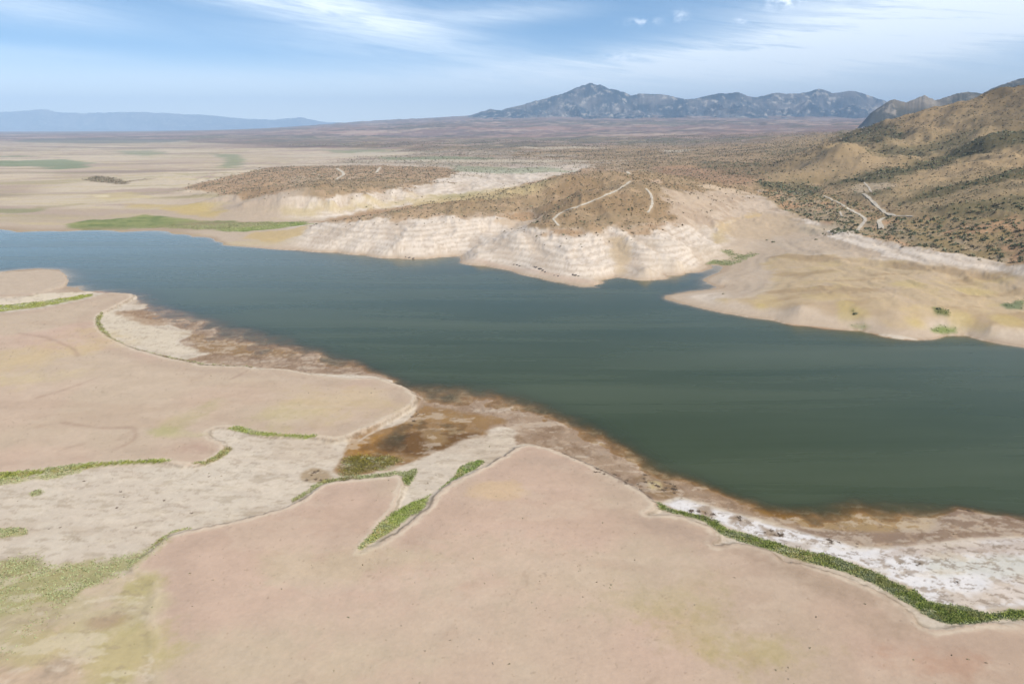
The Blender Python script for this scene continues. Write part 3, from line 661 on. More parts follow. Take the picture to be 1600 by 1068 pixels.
# salt crust
m = nf([(1040, 786), (1062, 780), (1100, 789), (1150, 804), (1200, 817), (1250, 831), (1300, 846), (1340, 856), (1420, 856), (1500, 848), (1574, 842), (1850, 846), (1850, 950), (1574, 950), (1540, 957), (1500, 947), (1450, 937), (1425, 917), (1390, 905), (1330, 880), (1250, 857), (1180, 835), (1130, 816), (1080, 802), (1048, 794)], C(206, 196, 190), 1, .5, 1.6)
sm = m.copy(); WET *= (1 - m)
lay(sm * ss(fbm(GX, GY, 11, 5, .6, 25), .28, .44), np.array([.52, .475, .45]))
lay(sm * ss(fbm(GX, GY, 2.4, 4, .6, 26), .58, .66) * .75, C(166, 150, 136))
nf([(1400, 856), (1480, 848), (1574, 842), (1850, 846), (1850, 880), (1574, 868), (1450, 868), (1380, 868)], C(196, 180, 170), .8, .5, 3)
nf([(1440, 880), (1574, 870), (1850, 875), (1850, 900), (1574, 895), (1480, 900)], C(204, 204, 194), .6, .5, 4)
nf([(1500, 930), (1574, 915), (1850, 915), (1850, 945), (1574, 946), (1530, 952)], C(220, 206, 196), .7, .5, 3)
# brown brushy patches at the neck of the salt strip
for pts in ([(985, 750), (1010, 740), (1050, 742), (1060, 765), (1050, 780), (1020, 776)], [(1088, 792), (1110, 790), (1116, 806), (1096, 810)], [(1140, 808), (1152, 804), (1158, 812), (1142, 818)], [(1188, 822), (1205, 826), (1222, 838), (1200, 838)],
            [(1025, 790), (1045, 792), (1060, 800), (1040, 800)]):
    nf(pts, C(150, 124, 92), .75, .4, 1.2)
nf([(1012, 752), (1030, 752), (1036, 764), (1018, 764)], C(208, 192, 148), .7, .4, 1)
nf([(560, 688), (600, 664), (628, 646), (650, 632), (644, 646), (625, 660), (598, 668), (575, 678)], C(214, 202, 190), .9, .4, .8)
m = nf([(160, 491), (175, 486), (195, 489), (215, 499), (245, 512), (275, 517), (298, 515), (292, 524), (276, 533), (306, 547), (290, 552), (268, 553), (235, 546), (200, 534), (172, 518), (158, 503)], C(218, 206, 190), .95, .4, 2.2)
nf([(178, 488), (220, 486), (262, 504), (240, 510), (215, 503)], C(168, 138, 108), .7, .1, 3); nf([(290, 520), (350, 530), (440, 545), (450, 556), (380, 556), (320, 548)], C(158, 126, 80), .7, .05, 4)
m = nf([(472, 738), (490, 732), (510, 736), (512, 748), (490, 752), (470, 748)], C(160, 136, 100), .7, .4, 1.5)
nf([(105, 449), (140, 448), (175, 454), (225, 458), (190, 460), (140, 455), (110, 453)], C(168, 140, 130), .8, .1, 2)
nf([(28, 470), (60, 460), (100, 450), (140, 453), (140, 460), (100, 466), (50, 472), (28, 476), (-150, 482), (-150, 474)], C(226, 214, 196), .9, .5, 1)

# terraces
tm = nm * ss(terr_j, -.25, .3)
lay(tm, C(210, 185, 170))
lay(tm * ss(n_big, .42, .60) * .7, C(202, 187, 168)); lay(tm * ss(fbm(GX, GY, 38, 4, .5, 27), .48, .66) * .4, C(211, 186, 171))
right_dull = ss(GX + (n_big - .5) * 60, 0, 110) * tm * ss(-R, -300, -230)
lay(right_dull * .55, C(188, 164, 148))
lay(tm * ss(n_str, .52, .66) * .30, C(192, 168, 150)); lay(tm * (n_fine - .5) * .5, C(180, 158, 140))
lay(tm * np.exp(-((terr_j - 7) / 4.5) ** 2) * .32, C(182, 160, 146))
lay(tm * np.exp(-((terr_j - 1.0) / .8) ** 2) * .75, C(222, 208, 192))
inner = ss(terr_j, 6, 18) * tm


def blobw(u, v, a, b, c, amt, z=1.5, rot=0.0):
    p = W(u, v, z); ca_, sa_ = math.cos(rot), math.sin(rot)
    dx = GX - p[0]; dy = GY - p[1]; x = dx * ca_ + dy * sa_; y = dy * ca_ - dx * sa_
    d = np.sqrt((x / a) ** 2 + (y / b) ** 2) + (n_mid - .5) * 1.6 + (n_big - .5) * .8 + (n_fine - .5) * .8
    m = ss(-d, -1.1, -.25) * nm; lay(m * amt, c); return m


blobw(60, 560, 30, 45, C(214, 193, 148), .55); blobw(40, 590, 22, 18, C(216, 200, 156), .4); blobw(510, 630, 30, 26, C(210, 191, 154), .55); blobw(440, 650, 20, 14, C(198, 186, 146), .5); blobw(60, 445, 20, 20, C(206, 180, 140), .4)
blobw(300, 650, 12, 16, C(190, 180, 140), .55); blobw(262, 672, 9, 4, C(178, 176, 122), .55); blobw(335, 632, 12, 10, C(192, 182, 142), .5); blobw(285, 678, 12, 3, C(198, 190, 150), .5)
blobw(780, 765, 9, 6, C(214, 188, 158), .8); blobw(900, 900, 40, 20, C(204, 188, 168), .5); blobw(1100, 980, 16, 14, C(188, 172, 124), .5); blobw(1180, 1010, 18, 8, C(184, 172, 120), .5)
blobw(1060, 930, 20, 14, C(190, 176, 140), .4); blobw(400, 1040, 40, 14, C(206, 190, 168), .6); blobw(600, 980, 40, 16, C(206, 190, 172), .4); blobw(540, 880, 20, 10, C(206, 192, 166), .5)
blobw(1050, 825, 13, 5, C(182, 162, 148), .6, rot=-.4); blobw(1190, 870, 14, 5, C(178, 156, 140), .6, rot=-.4); blobw(1310, 915, 18, 6, C(176, 156, 138), .6, rot=-.5); blobw(1400, 970, 10, 8, C(180, 160, 142), .5)
blobw(1500, 1040, 16, 8, C(194, 158, 138), .6); blobw(850, 720, 14, 6, C(188, 168, 154), .5, rot=-.3); blobw(310, 700, 12, 7, C(192, 164, 150), .6)
for pts in ([(28, 520), (70, 527), (100, 538), (115, 545), (122, 555)], [(100, 660), (160, 668), (205, 668), (212, 678), (205, 690), (180, 702)], [(360, 592), (375, 585), (392, 575)], [(60, 620), (110, 605), (150, 590)]):
    d = line_dist(flat(pts, 1.5), 20); lay(nm * np.exp(-((d + wx * 2) / 1.1) ** 2) * .5, C(168, 142, 126))
# bottom-left flats
bl = [(-300, 890), (28, 884), (130, 885), (205, 893), (236, 903), (241, 925), (232, 960), (236, 1000), (240, 1068), (300, 1500), (-400, 1500)]
s = poly_sdf(flat(bl, 1.2), 40); m = nm * ss(s + jit * 4, -5, 3); lay(m, C(208, 190, 170)); blm = m.copy()
lay(blm * ss(fbm(GX, GY, 12, 4, .6, 28), .48, .66) * .5, C(192, 184, 146)); lay(blm * ss(n_big, .5, .62) * .5, C(208, 180, 158)); lay(blm * ss(n_str, .55, .66) * .4, C(178, 160, 136))
blobw(160, 970, 5, 3, C(176, 152, 128), .7); blobw(90, 1045, 4, 6, C(182, 164, 146), .8); blobw(200, 1020, 12, 10, C(190, 180, 122), .6); blobw(215, 915, 6, 5, C(184, 176, 120), .7); blobw(70, 1000, 10, 8, C(196, 186, 140), .6)
# foot of the banks: dark line of plants and painted undercut shade
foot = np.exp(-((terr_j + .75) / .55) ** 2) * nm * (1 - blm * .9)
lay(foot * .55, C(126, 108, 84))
# grass strips
G = [([(-100, 884), (28, 876), (80, 880), (130, 885), (180, 876), (225, 860), (250, 846), (232, 866), (208, 884), (203, 894), (180, 903), (150, 918), (110, 930), (60, 945), (28, 960), (-100, 1000)], 4.5, C(158, 160, 100), .65, .22),
     ([(28, 920), (80, 915), (120, 930), (100, 960), (60, 1000), (28, 1030), (-60, 1040), (-60, 930)], 6.0, C(176, 170, 126), .4, .06),
     ([(627, 738), (640, 734), (650, 731), (646, 745), (634, 758), (629, 752)], 1.0, C(108, 116, 62), .95, .9),
     ([(675, 771), (668, 785), (660, 797), (640, 808), (622, 822), (600, 836), (590, 828), (600, 815), (615, 801), (628, 792), (640, 786), (655, 780)], 1.2, C(132, 146, 76), .95, .8),
     ([(622, 822), (600, 836), (575, 852), (562, 861), (566, 851), (580, 838), (592, 822), (605, 812)], 1.2, C(164, 164, 86), .95, .5),
     ([(757, 722), (750, 718), (735, 722), (717, 731), (708, 744), (690, 760), (686, 766), (702, 755), (722, 744), (742, 733)], .8, C(112, 134, 66), .95, .9),
     ([(1028, 786), (1045, 794), (1070, 800), (1095, 806), (1115, 812), (1128, 822), (1140, 829), (1170, 835), (1200, 845), (1250, 857), (1300, 869), (1330, 880), (1370, 895), (1400, 912), (1425, 918), (1440, 931), (1450, 940), (1480, 948), (1510, 951), (1540, 959), (1574, 952), (1750, 945), (1800, 958),
       (1574, 969), (1500, 975), (1470, 973), (1445, 963), (1420, 944), (1372, 917), (1320, 894), (1260, 877), (1200, 859), (1160, 845), (1125, 833), (1118, 826), (1095, 812), (1060, 803), (1030, 795)], 1.2, C(126, 134, 76), 1.0, .9),
     ([(-100, 752), (28, 739), (60, 736), (100, 732), (150, 726), (200, 723), (256, 721), (262, 724), (200, 727), (150, 731), (100, 738), (60, 742), (28, 748), (-100, 762)], .6, C(128, 134, 58), .95, .6),
     ([(-100, 762), (28, 746), (100, 738), (130, 735), (90, 746), (28, 755), (-100, 770)], 2.0, C(178, 176, 120), .7, .3),
     ([(300, 727), (320, 724), (340, 713), (352, 702), (364, 701), (345, 716), (320, 727)], .8, C(134, 126, 78), .9, .5),
     ([(455, 786), (480, 772), (505, 756), (530, 748), (515, 747), (500, 750), (480, 765), (455, 780)], .8, C(112, 114, 60), .9, .7),
     ([(530, 750), (580, 746), (626, 742), (628, 736), (600, 738), (560, 742), (530, 746)], .8, C(108, 102, 66), .9, .6),
     ([(230, 862), (252, 846), (262, 838), (280, 830), (300, 826), (275, 829), (255, 838), (235, 855)], .8, C(138, 130, 70), .9, .5),
     ([(355, 671), (375, 669), (400, 676), (440, 680), (495, 683), (480, 686), (440, 684), (400, 682), (380, 677)], .7, C(134, 146, 68), .9, .6),
     ([(-100, 498), (28, 484), (80, 476), (140, 463), (138, 459), (100, 465), (60, 471), (28, 475), (-100, 486)], .9, C(150, 156, 70), .95, .5),
     ([(40, 452), (60, 448), (95, 447), (90, 452), (60, 457), (40, 458)], 1.5, C(166, 160, 90), .5, .2),
     ([(158, 489), (150, 500), (154, 515), (172, 529), (200, 542), (190, 537), (170, 522), (160, 510), (156, 500), (162, 491)], .9, C(124, 122, 64), .9, .6),
     ([(200, 540), (240, 552), (300, 564), (320, 568), (385, 571), (385, 574), (312, 570), (270, 561), (230, 551), (200, 543)], .6, C(120, 104, 76), .8, .3),
     ([(45, 770), (60, 766), (65, 772), (50, 776)], 1.0, C(150, 150, 96), .7, .5), ([(-60, 828), (28, 826), (46, 830), (30, 838), (-60, 840)], 1.2, C(160, 158, 92), .7, .5),
     ([(355, 600), (360, 610)], .5, C(150, 150, 90), 0, 0)]
for pts, w, c, a, gd in G:
    if a == 0: continue
    s = poly_sdf(flat(pts, .7), 30); m = ss(s + jit * w * .7 + (n_spk - .5) * w * .6, -w * .5, w * .5) * a * nm
    lay(m, c); lay(m * ss(n_mid, .5, .64) * .5, np.asarray(c) * .75); lay(m * ss(fbm(GX, GY, 5, 4, .6, 78), .54, .64) * .45, C(176, 158, 118)); GRS = np.maximum(GRS, m * gd)
# dark twiggy line at the foot of the bank by the mud
d = line_dist(flat([(880, 709), (930, 732), (960, 748), (985, 760), (1005, 772), (1022, 786)], .4), 12); lay(nm * np.exp(-((d + wy * 1.6) / .9) ** 2) * .8, C(98, 84, 74))
s = poly_sdf(flat([(940, 736), (980, 742), (1010, 760), (1020, 780), (990, 764)], .4), 15); lay(nm * ss(s + jit * 1.6 + (n_spk - .5) * 3, -.6, .8) * .55, C(134, 112, 98))
uw = nm * (1 - np.maximum(pool, dnb * .8)); lay(uw * ss(-GZ, -.03, .06) * .9, C(172, 138, 104)); lay(uw * ss(-GZ, .05, .3) * ss(fbm(GX, GY, 9, 4, .6, 93), .45, .6) * .6, C(150, 108, 62)); lay(uw * ss(-GZ, .5, 1.0) * .6, C(130, 100, 54))
# a thin rim of damp sand along every waterline
lay(ss(GZ, -.05, .02) * (1 - ss(GZ, .15, .7)) * (1 - nm) * .55, C(168, 146, 124))
# the dry reddish ledge on the headland's foot
s = pd([(722, 408), (760, 412), (830, 424), (900, 442), (936, 446), (930, 440), (880, 432), (830, 420), (760, 408)], 20); lay(ss(s, -3, 2) * .6, C(204, 180, 166))
nn = nm * (GZ > -.3)
lay(nn * (1 - tm) * ss(fbm(GX * .5 + GY * .2, GY, 1.6, 4, .65, 71), .60, .68) * .35, C(160, 144, 126))
lay(nn * (1 - tm) * ss(fbm(GX * .5, GY * 1.3, 4.5, 5, .65, 72), .56, .64) * .35, C(232, 220, 206))
mud = mud * (1 - .75 * pool)
lay(mud * (1 - sm) * (GZ > -.35) * ss(ridged(GX * 1.4 + GY * .6, GY * .7 - GX * .3, 5.5, 5, .6, 73), .74, .86) * .5, C(128, 102, 78))
lay(mud * (1 - sm) * ss(fbm(GX, GY, 2.6, 5, .65, 74), .56, .66) * .45, C(196, 174, 152))
lay(sm * ss(fbm(GX * .7 + GY * .3, GY, 1.3, 4, .65, 75), .60, .66) * .6, C(140, 124, 108))
lay(tm * ss(fbm(GX * .6, GY, 9, 5, .6, 96), .52, .66) * .28, C(216, 198, 182))
lay(tm * ss(fbm(GX, GY, .7, 2, .5, 76), .86, .92) * .5, C(150, 128, 110))
lay(tm * ss(ridged(GX, GY, 60, 3, .45, 77), .90, .97) * .18, C(176, 148, 130))
lay(tm * ss(ridged(GX * 1.3 + wx * 14, GY + wx * 9, 34, 2, .4, 86), .955, .99) * .22, C(160, 138, 122))
lay(tm * ss(fbm(GX, GY, 1.1, 2, .5, 87), .80, .86) * ss(fbm(GX, GY, 30, 3, .5, 88), .5, .6) * .25, C(130, 116, 92))
under = ss(-GZ, .0, .3)
WET = np.clip(np.maximum(WET * (1 - ss(GZ, .1, .5)), under), 0, 1)
roads = [([(985, 283), (966, 297), (941, 308), (920, 317), (902, 324)], 3.6), ([(902, 324), (892, 327), (881, 330), (872, 336), (864, 343)], 3.4), ([(864, 343), (869, 348), (873, 354)], 2.6), ([(1009, 295), (1015, 301), (1018, 307), (1019, 320), (1012, 333)], 3.0),
         ([(980, 268), (983, 272)], 6), ([(1287, 306), (1312, 318), (1323, 325)], 2.6), ([(1323, 325), (1340, 334), (1352, 343), (1346, 352), (1340, 360)], 4.2), ([(1349, 303), (1358, 310), (1366, 318), (1384, 333), (1397, 337)], 4.0), ([(1397, 337), (1412, 338), (1427, 338)], 2.4),
         ([(1382, 340), (1373, 346), (1376, 352), (1377, 358)], 5.0), ([(526, 263), (537, 272), (524, 281)], 7), ([(594, 261), (588, 270)], 6), ([(1350, 285), (1357, 293), (1362, 301)], 2.5), ([(1312, 330), (1316, 340)], 2.2)]
for pts, wd in roads:
    dr = line_dist([hit(u, v) for u, v in curve(pts, 4)], 20); SCR *= ss(dr, wd * .6, wd * .6 + 2.5); lay((1 - ss(dr, wd * .5, wd * .5 + 3)) * .5, C(196, 174, 146))
SCR *= ss(GZ, 3, 8)
COL *= (1 + (n_fine[..., None] - .5) * .16 + (n_spk[..., None] - .5) * .08)
COL = np.clip(COL, .01, .85)
print('cols3', round(time.time() - T0, 1))

# ------------------------------------------------------------------ materials


def new_mat(name):
    m = bpy.data.materials.new(name); m.use_nodes = True; nt = m.node_tree; nt.nodes.clear()
    return m, nt


gm, nt = new_mat('desert_soil')
at = nd(nt, 'ShaderNodeAttribute', attribute_name='soil')
geo = nd(nt, 'ShaderNodeNewGeometry')
na = nd(nt, 'ShaderNodeTexNoise', inp={'Vector': geo.outputs['Position'], 'Scale': 1.1, 'Detail': 6.0, 'Roughness': .65})
nb = nd(nt, 'ShaderNodeTexNoise', inp={'Vector': geo.outputs['Position'], 'Scale': .13, 'Detail': 8.0, 'Roughness': .62})
k = mth(nt, 'ADD', mth(nt, 'MULTIPLY', na.outputs[0], .16), mth(nt, 'MULTIPLY', nb.outputs[0], .22)); k = mth(nt, 'ADD', k, .81)
cc = nd(nt, 'ShaderNodeVectorMath', operation='SCALE', inp={0: at.outputs['Color'], 'Scale': k})
ro = mth(nt, 'SUBTRACT', .95, mth(nt, 'MULTIPLY', at.outputs['Alpha'], .45))
bp = nd(nt, 'ShaderNodeBump', inp={'Strength': .4, 'Distance': .25, 'Height': mth(nt, 'ADD', na.outputs[0], mth(nt, 'MULTIPLY', nb.outputs[0], 2.0))})
bs = nd(nt, 'ShaderNodeBsdfPrincipled', inp={'Base Color': cc.outputs[0], 'Roughness': ro, 'Specular IOR Level': .12, 'Normal': bp.outputs[0]})
nd(nt, 'ShaderNodeOutputMaterial', inp={0: bs.outputs[0]})

idx = np.arange(NA * NL).reshape(NL, NA)
qd = np.stack([idx[:-1, :-1], idx[:-1, 1:], idx[1:, 1:], idx[1:, :-1]], -1).reshape(-1, 4)
me = make_mesh('ground', np.stack([GX, GY, GZ], -1).reshape(-1, 3), quads=qd)
set_col(me, 'soil', np.concatenate([COL, WET[..., None]], -1).reshape(-1, 4)); smooth(me)
ground = tag(link('ground', me, gm), kind='structure')

# water: one level sheet wherever the ground lies below it
wm, nt = new_mat('reservoir_water')
at = nd(nt, 'ShaderNodeAttribute', attribute_name='depth')
geo = nd(nt, 'ShaderNodeNewGeometry')
mp = nd(nt, 'ShaderNodeMapping', inp={0: geo.outputs['Position'], 2: (0, 0, math.radians(14)), 3: (.35, 1.0, 1.0)})
rip = nd(nt, 'ShaderNodeTexNoise', inp={'Vector': mp.outputs[0], 'Scale': .9, 'Detail': 6.0, 'Roughness': .6})
wind = nd(nt, 'ShaderNodeTexNoise', inp={'Vector': nd(nt, 'ShaderNodeMapping', inp={0: geo.outputs['Position'], 2: (0, 0, math.radians(12)), 3: (.12, 1.0, 1.0)}).outputs[0], 'Scale': .03, 'Detail': 6.0, 'Roughness': .6, 'Distortion': .4})
bp = nd(nt, 'ShaderNodeBump', inp={'Strength': .35, 'Distance': .06, 'Height': rip.outputs[0]})
wf = ramp(nt, wind.outputs[0], .28, .76)
body = mixc(nt, wf, (.034, .044, .020, 1), (.056, .067, .036, 1))
dep = at.outputs['Fac']
opac = mth(nt, 'SUBTRACT', 1.0, mth(nt, 'EXPONENT', mth(nt, 'MULTIPLY', dep, -1.9)), clamp=True)
df = nd(nt, 'ShaderNodeBsdfDiffuse', inp={0: body, 'Normal': bp.outputs[0]})
tr = nd(nt, 'ShaderNodeBsdfTransparent', inp={0: (.93, .92, .84, 1)})
inner_ = nd(nt, 'ShaderNodeMixShader', inp={0: opac, 1: tr.outputs[0], 2: df.outputs[0]})
gl = nd(nt, 'ShaderNodeBsdfGlossy', inp={0: (1, .95, .84, 1), 'Roughness': mth(nt, 'ADD', mth(nt, 'MULTIPLY', wf, .16), .20), 'Normal': bp.outputs[0]})
fr = nd(nt, 'ShaderNodeFresnel', inp={'IOR': 1.33})
out = nd(nt, 'ShaderNodeMixShader', inp={0: mth(nt, 'MULTIPLY', mth(nt, 'POWER', fr.outputs[0], 1.6), 2.35, clamp=True), 1: inner_.outputs[0], 2: gl.outputs[0]})
nd(nt, 'ShaderNodeOutputMaterial', inp={0: out.outputs[0]})
GZf = GZ.ravel(); okq = (GZf[qd] < .06).any(1) & (R.ravel()[qd[:, 0]] < 1500)
wq = qd[okq]; used, inv = np.unique(wq, return_inverse=True)
wv = np.stack([GX.ravel()[used], GY.ravel()[used], np.zeros(len(used))], -1)
me = make_mesh('water', wv, quads=inv.reshape(-1, 4))
a = me.attributes.new('depth', 'FLOAT', 'POINT'); a.data.foreach_set('value', np.maximum(-GZf[used], 0).astype(np.float32)); smooth(me)
tag(link('water', me, wm), kind='structure')
print('ground mesh', len(qd), 'water', len(wq), round(time.time() - T0, 1))

# ------------------------------------------------------------------ mountains


def rock_mat(name, c1, c2, c3):
    m, nt = new_mat(name); geo = nd(nt, 'ShaderNodeNewGeometry')
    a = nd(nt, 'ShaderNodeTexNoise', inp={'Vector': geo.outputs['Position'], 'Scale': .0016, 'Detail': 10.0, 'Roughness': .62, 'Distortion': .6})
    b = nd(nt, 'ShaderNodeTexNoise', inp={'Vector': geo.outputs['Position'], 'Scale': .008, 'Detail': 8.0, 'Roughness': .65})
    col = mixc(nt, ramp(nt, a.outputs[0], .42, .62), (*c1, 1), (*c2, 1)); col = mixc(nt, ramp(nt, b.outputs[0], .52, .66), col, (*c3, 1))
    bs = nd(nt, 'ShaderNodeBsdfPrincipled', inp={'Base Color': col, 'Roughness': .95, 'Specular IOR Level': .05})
    nd(nt, 'ShaderNodeOutputMaterial', inp={0: bs.outputs[0]}); return m


def mountain(name, sky_pts, base_v, y_crest, depth, mat, nx, ny, seed, rel):
    P = np.array(sky_pts, float)
    u = np.linspace(P[0, 0], P[-1, 0], nx); v = np.interp(u, P[:, 0], P[:, 1])
    v = v + ((fbm(u, u * 0, 16, 4, .6, seed) - .5) * 2.6 + (ridged(u, u * 0, 5, 4, .65, seed) - .6) * -2.4) * np.clip((base_v - v) / 12, 0, 1)
    crest = np.array([WY(a_, b_, y_crest) for a_, b_ in zip(u, v)]); base = np.array([WY(a_, base_v, y_crest)[2] for a_ in u]) - 60
    t = np.linspace(-1, 1.0, ny)[:, None]
    wander = (fbm(crest[:, 0], crest[:, 0] * 0, depth * 1.2, 3, .5, seed + 1) - .5) * depth * .5
    x = crest[None, :, 0] * (1 + t * depth / y_crest * .9); y = y_crest + t * depth + wander[None] * (1 - t * t)
    y = np.broadcast_to(y, (ny, nx)).copy(); x = np.broadcast_to(x, (ny, nx)).copy()
    rdg = ridged(x * 1.1 + y * .35, y * .8, rel, 6, .58, seed + 2); f2 = fbm(x, y, rel * .4, 5, .6, seed + 3)
    h = np.maximum(crest[:, 2] - base, 0)[None]
    prof = np.clip(1 - np.abs(t), 0, 1) ** .95
    damp = 1 - np.exp(-(t / .16) ** 2)
    # a flank can only carve below the crest, so the skyline keeps its own shape
    B = gz_at(x, y) - 25.0
    h = np.maximum(crest[:, 2] - B[ny // 2], 0)[None]
    z = B + h * prof * (1 - damp * np.clip(1.0 - rdg, 0, 1) * 2.5) + h * damp * prof * (f2 - .55) * .35
    # true crest stands at the wandering line: scale so the line of sight to it is unchanged
    k = ny // 2; sc_ = (y[k] / y_crest); z[k] = H + (crest[:, 2] - H) * sc_; x[k] = crest[:, 0] * sc_
    ii = np.arange(nx * ny).reshape(ny, nx)
    q = np.stack([ii[:-1, :-1], ii[:-1, 1:], ii[1:, 1:], ii[1:, :-1]], -1).reshape(-1, 4)
    me = make_mesh(name, np.stack([x, y, z], -1).reshape(-1, 3), quads=q); smooth(me)
    return tag(link(name, me, mat), kind='structure')


m1 = rock_mat('mountain_rock', (.018, .034, .052), (.13, .12, .12), (.30, .265, .23))  # bluish haze tone and sunlit patches put into the rock colour
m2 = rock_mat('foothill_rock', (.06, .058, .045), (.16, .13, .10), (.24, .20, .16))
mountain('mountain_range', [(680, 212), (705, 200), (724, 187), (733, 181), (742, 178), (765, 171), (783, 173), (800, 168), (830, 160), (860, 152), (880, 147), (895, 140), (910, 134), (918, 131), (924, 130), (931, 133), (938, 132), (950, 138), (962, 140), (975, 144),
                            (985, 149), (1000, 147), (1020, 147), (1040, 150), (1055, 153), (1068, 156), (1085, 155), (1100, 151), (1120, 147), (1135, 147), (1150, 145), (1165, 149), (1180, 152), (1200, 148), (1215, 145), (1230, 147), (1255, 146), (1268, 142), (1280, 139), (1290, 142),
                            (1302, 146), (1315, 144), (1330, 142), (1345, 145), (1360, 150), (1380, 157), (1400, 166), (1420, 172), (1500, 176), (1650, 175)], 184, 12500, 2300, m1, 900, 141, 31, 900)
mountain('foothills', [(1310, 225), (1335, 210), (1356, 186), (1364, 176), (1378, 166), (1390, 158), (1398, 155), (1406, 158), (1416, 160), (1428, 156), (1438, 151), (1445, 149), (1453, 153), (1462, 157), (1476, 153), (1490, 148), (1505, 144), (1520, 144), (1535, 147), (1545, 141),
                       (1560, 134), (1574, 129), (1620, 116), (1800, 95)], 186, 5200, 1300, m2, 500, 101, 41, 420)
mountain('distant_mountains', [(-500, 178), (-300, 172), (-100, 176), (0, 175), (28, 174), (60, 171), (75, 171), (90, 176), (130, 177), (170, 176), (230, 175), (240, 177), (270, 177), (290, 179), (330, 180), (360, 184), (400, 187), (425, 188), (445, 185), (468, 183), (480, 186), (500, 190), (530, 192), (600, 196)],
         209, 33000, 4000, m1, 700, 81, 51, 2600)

# ------------------------------------------------------------------ shrubs
PICK_A = (azs[1:] - azs[:-1])[None] * np.ones((NL - 1, 1)); PICK_L = (ls[1:] - ls[:-1])[:, None] * np.ones((1, NA - 1))
AREA = PICK_A * PICK_L * R[:-1, :-1] ** 2
infr = (np.abs(AZ[:-1, :-1]) < .80)


def scatter(w, n):
    c = np.cumsum(w.ravel()); k = np.searchsorted(c, rng.random(n) * c[-1]); i, j = np.unravel_index(np.minimum(k, w.size - 1), w.shape)
    a = azs[j] + rng.random(n) * (azs[j + 1] - azs[j]); l = ls[i] + rng.random(n) * (ls[i + 1] - ls[i])
    x = np.exp(l) * np.sin(a); y = np.exp(l) * np.cos(a)
    return x, y, gz_at(x, y), i, j


def leaf_mat(name, attr=True, base=(.06, .07, .03), rough=.9):
    m, nt = new_mat(name)
    if attr:
        at = nd(nt, 'ShaderNodeAttribute', attribute_name='leaf'); src = at.outputs['Color']
    else:
        rgb = nd(nt, 'ShaderNodeRGB'); rgb.outputs[0].default_value = (*base, 1); src = rgb.outputs[0]
    geo = nd(nt, 'ShaderNodeNewGeometry')
    a = nd(nt, 'ShaderNodeTexNoise', inp={'Vector': geo.outputs['Position'], 'Scale': 2.5, 'Detail': 3.0})
    s = nd(nt, 'ShaderNodeVectorMath', operation='SCALE', inp={0: src, 'Scale': mth(nt, 'ADD', mth(nt, 'MULTIPLY', a.outputs[0], .8), .6)})
    bs = nd(nt, 'ShaderNodeBsdfPrincipled', inp={'Base Color': s.outputs[0], 'Roughness': rough, 'Specular IOR Level': .08})
    nd(nt, 'ShaderNodeOutputMaterial', inp={0: bs.outputs[0]}); return m


def clump(nq, seed, sq=.34, h=.75):             # a ragged dome of leaf sprays, unit radius, standing on z=0
    g = np.random.default_rng(seed); V = []
    lob = g.random((5, 2)) * 1.1 - .55; lr = .45 + g.random(5) * .35; lh = .6 + g.random(5) * .5
    for i in range(nq):
        k = g.integers(5); d = g.normal(size=3); d /= np.linalg.norm(d); d[2] = abs(d[2])
        rr = g.random() ** .35
        c = np.array([lob[k, 0] + d[0] * lr[k] * rr, lob[k, 1] + d[1] * lr[k] * rr, d[2] * lh[k] * h * rr * 1.2])
        a = g.normal(size=3); a /= np.linalg.norm(a); nrm = d + g.normal(size=3) * .5; b = np.cross(nrm, a); b /= np.linalg.norm(b) + 1e-6
        a = np.cross(b, nrm); a /= np.linalg.norm(a) + 1e-6
        s = sq * (.6 + g.random() * .8)
        V += [c - a * s - b * s * .7, c + a * s - b * s * .6, c + a * s * .8 + b * s * .7, c - a * s * .7 + b * s * .8]
    return np.array(V)


LIVE = np.array([[.18, .175, .105], [.21, .20, .125], [.14, .15, .085]]); DRY = np.array([[.25, .195, .125], [.20, .16, .10], [.28, .22, .15], [.15, .12, .075]])
dens = SCR[:-1, :-1] * infr
lod = np.where(R[:-1, :-1] < 900, 1.0, (900 / R[:-1, :-1]) ** 1.2)
w = dens * AREA * lod * (R[:-1, :-1] < 4500) * (R[:-1, :-1] > 380)
NS = int(min(110000, w.sum() * .075)); print('scrub wanted', w.sum() * .075)
x, y, z, i, j = scatter(w, NS)
rr = np.hypot(x, y); grn = GRN[i, j]
size = (.36 + rng.random(NS) ** 2.8 * 1.15) * (1 + grn * .55) * np.where(rr > 900, (rr / 900) ** .55, 1)
live = rng.random(NS) < (.22 + grn * .62)
colr = np.where(live[:, None], LIVE[rng.integers(0, 3, NS)], DRY[rng.integers(0, 4, NS)]) * (.8 + rng.random((NS, 1)) * .45)
order = np.argsort(-(size / rr)); top = order[:300]; rest = order[300:]
shrub_m = leaf_mat('shrub_leaves')
protos = [clump(9, 100 + k, .42) for k in range(8)]


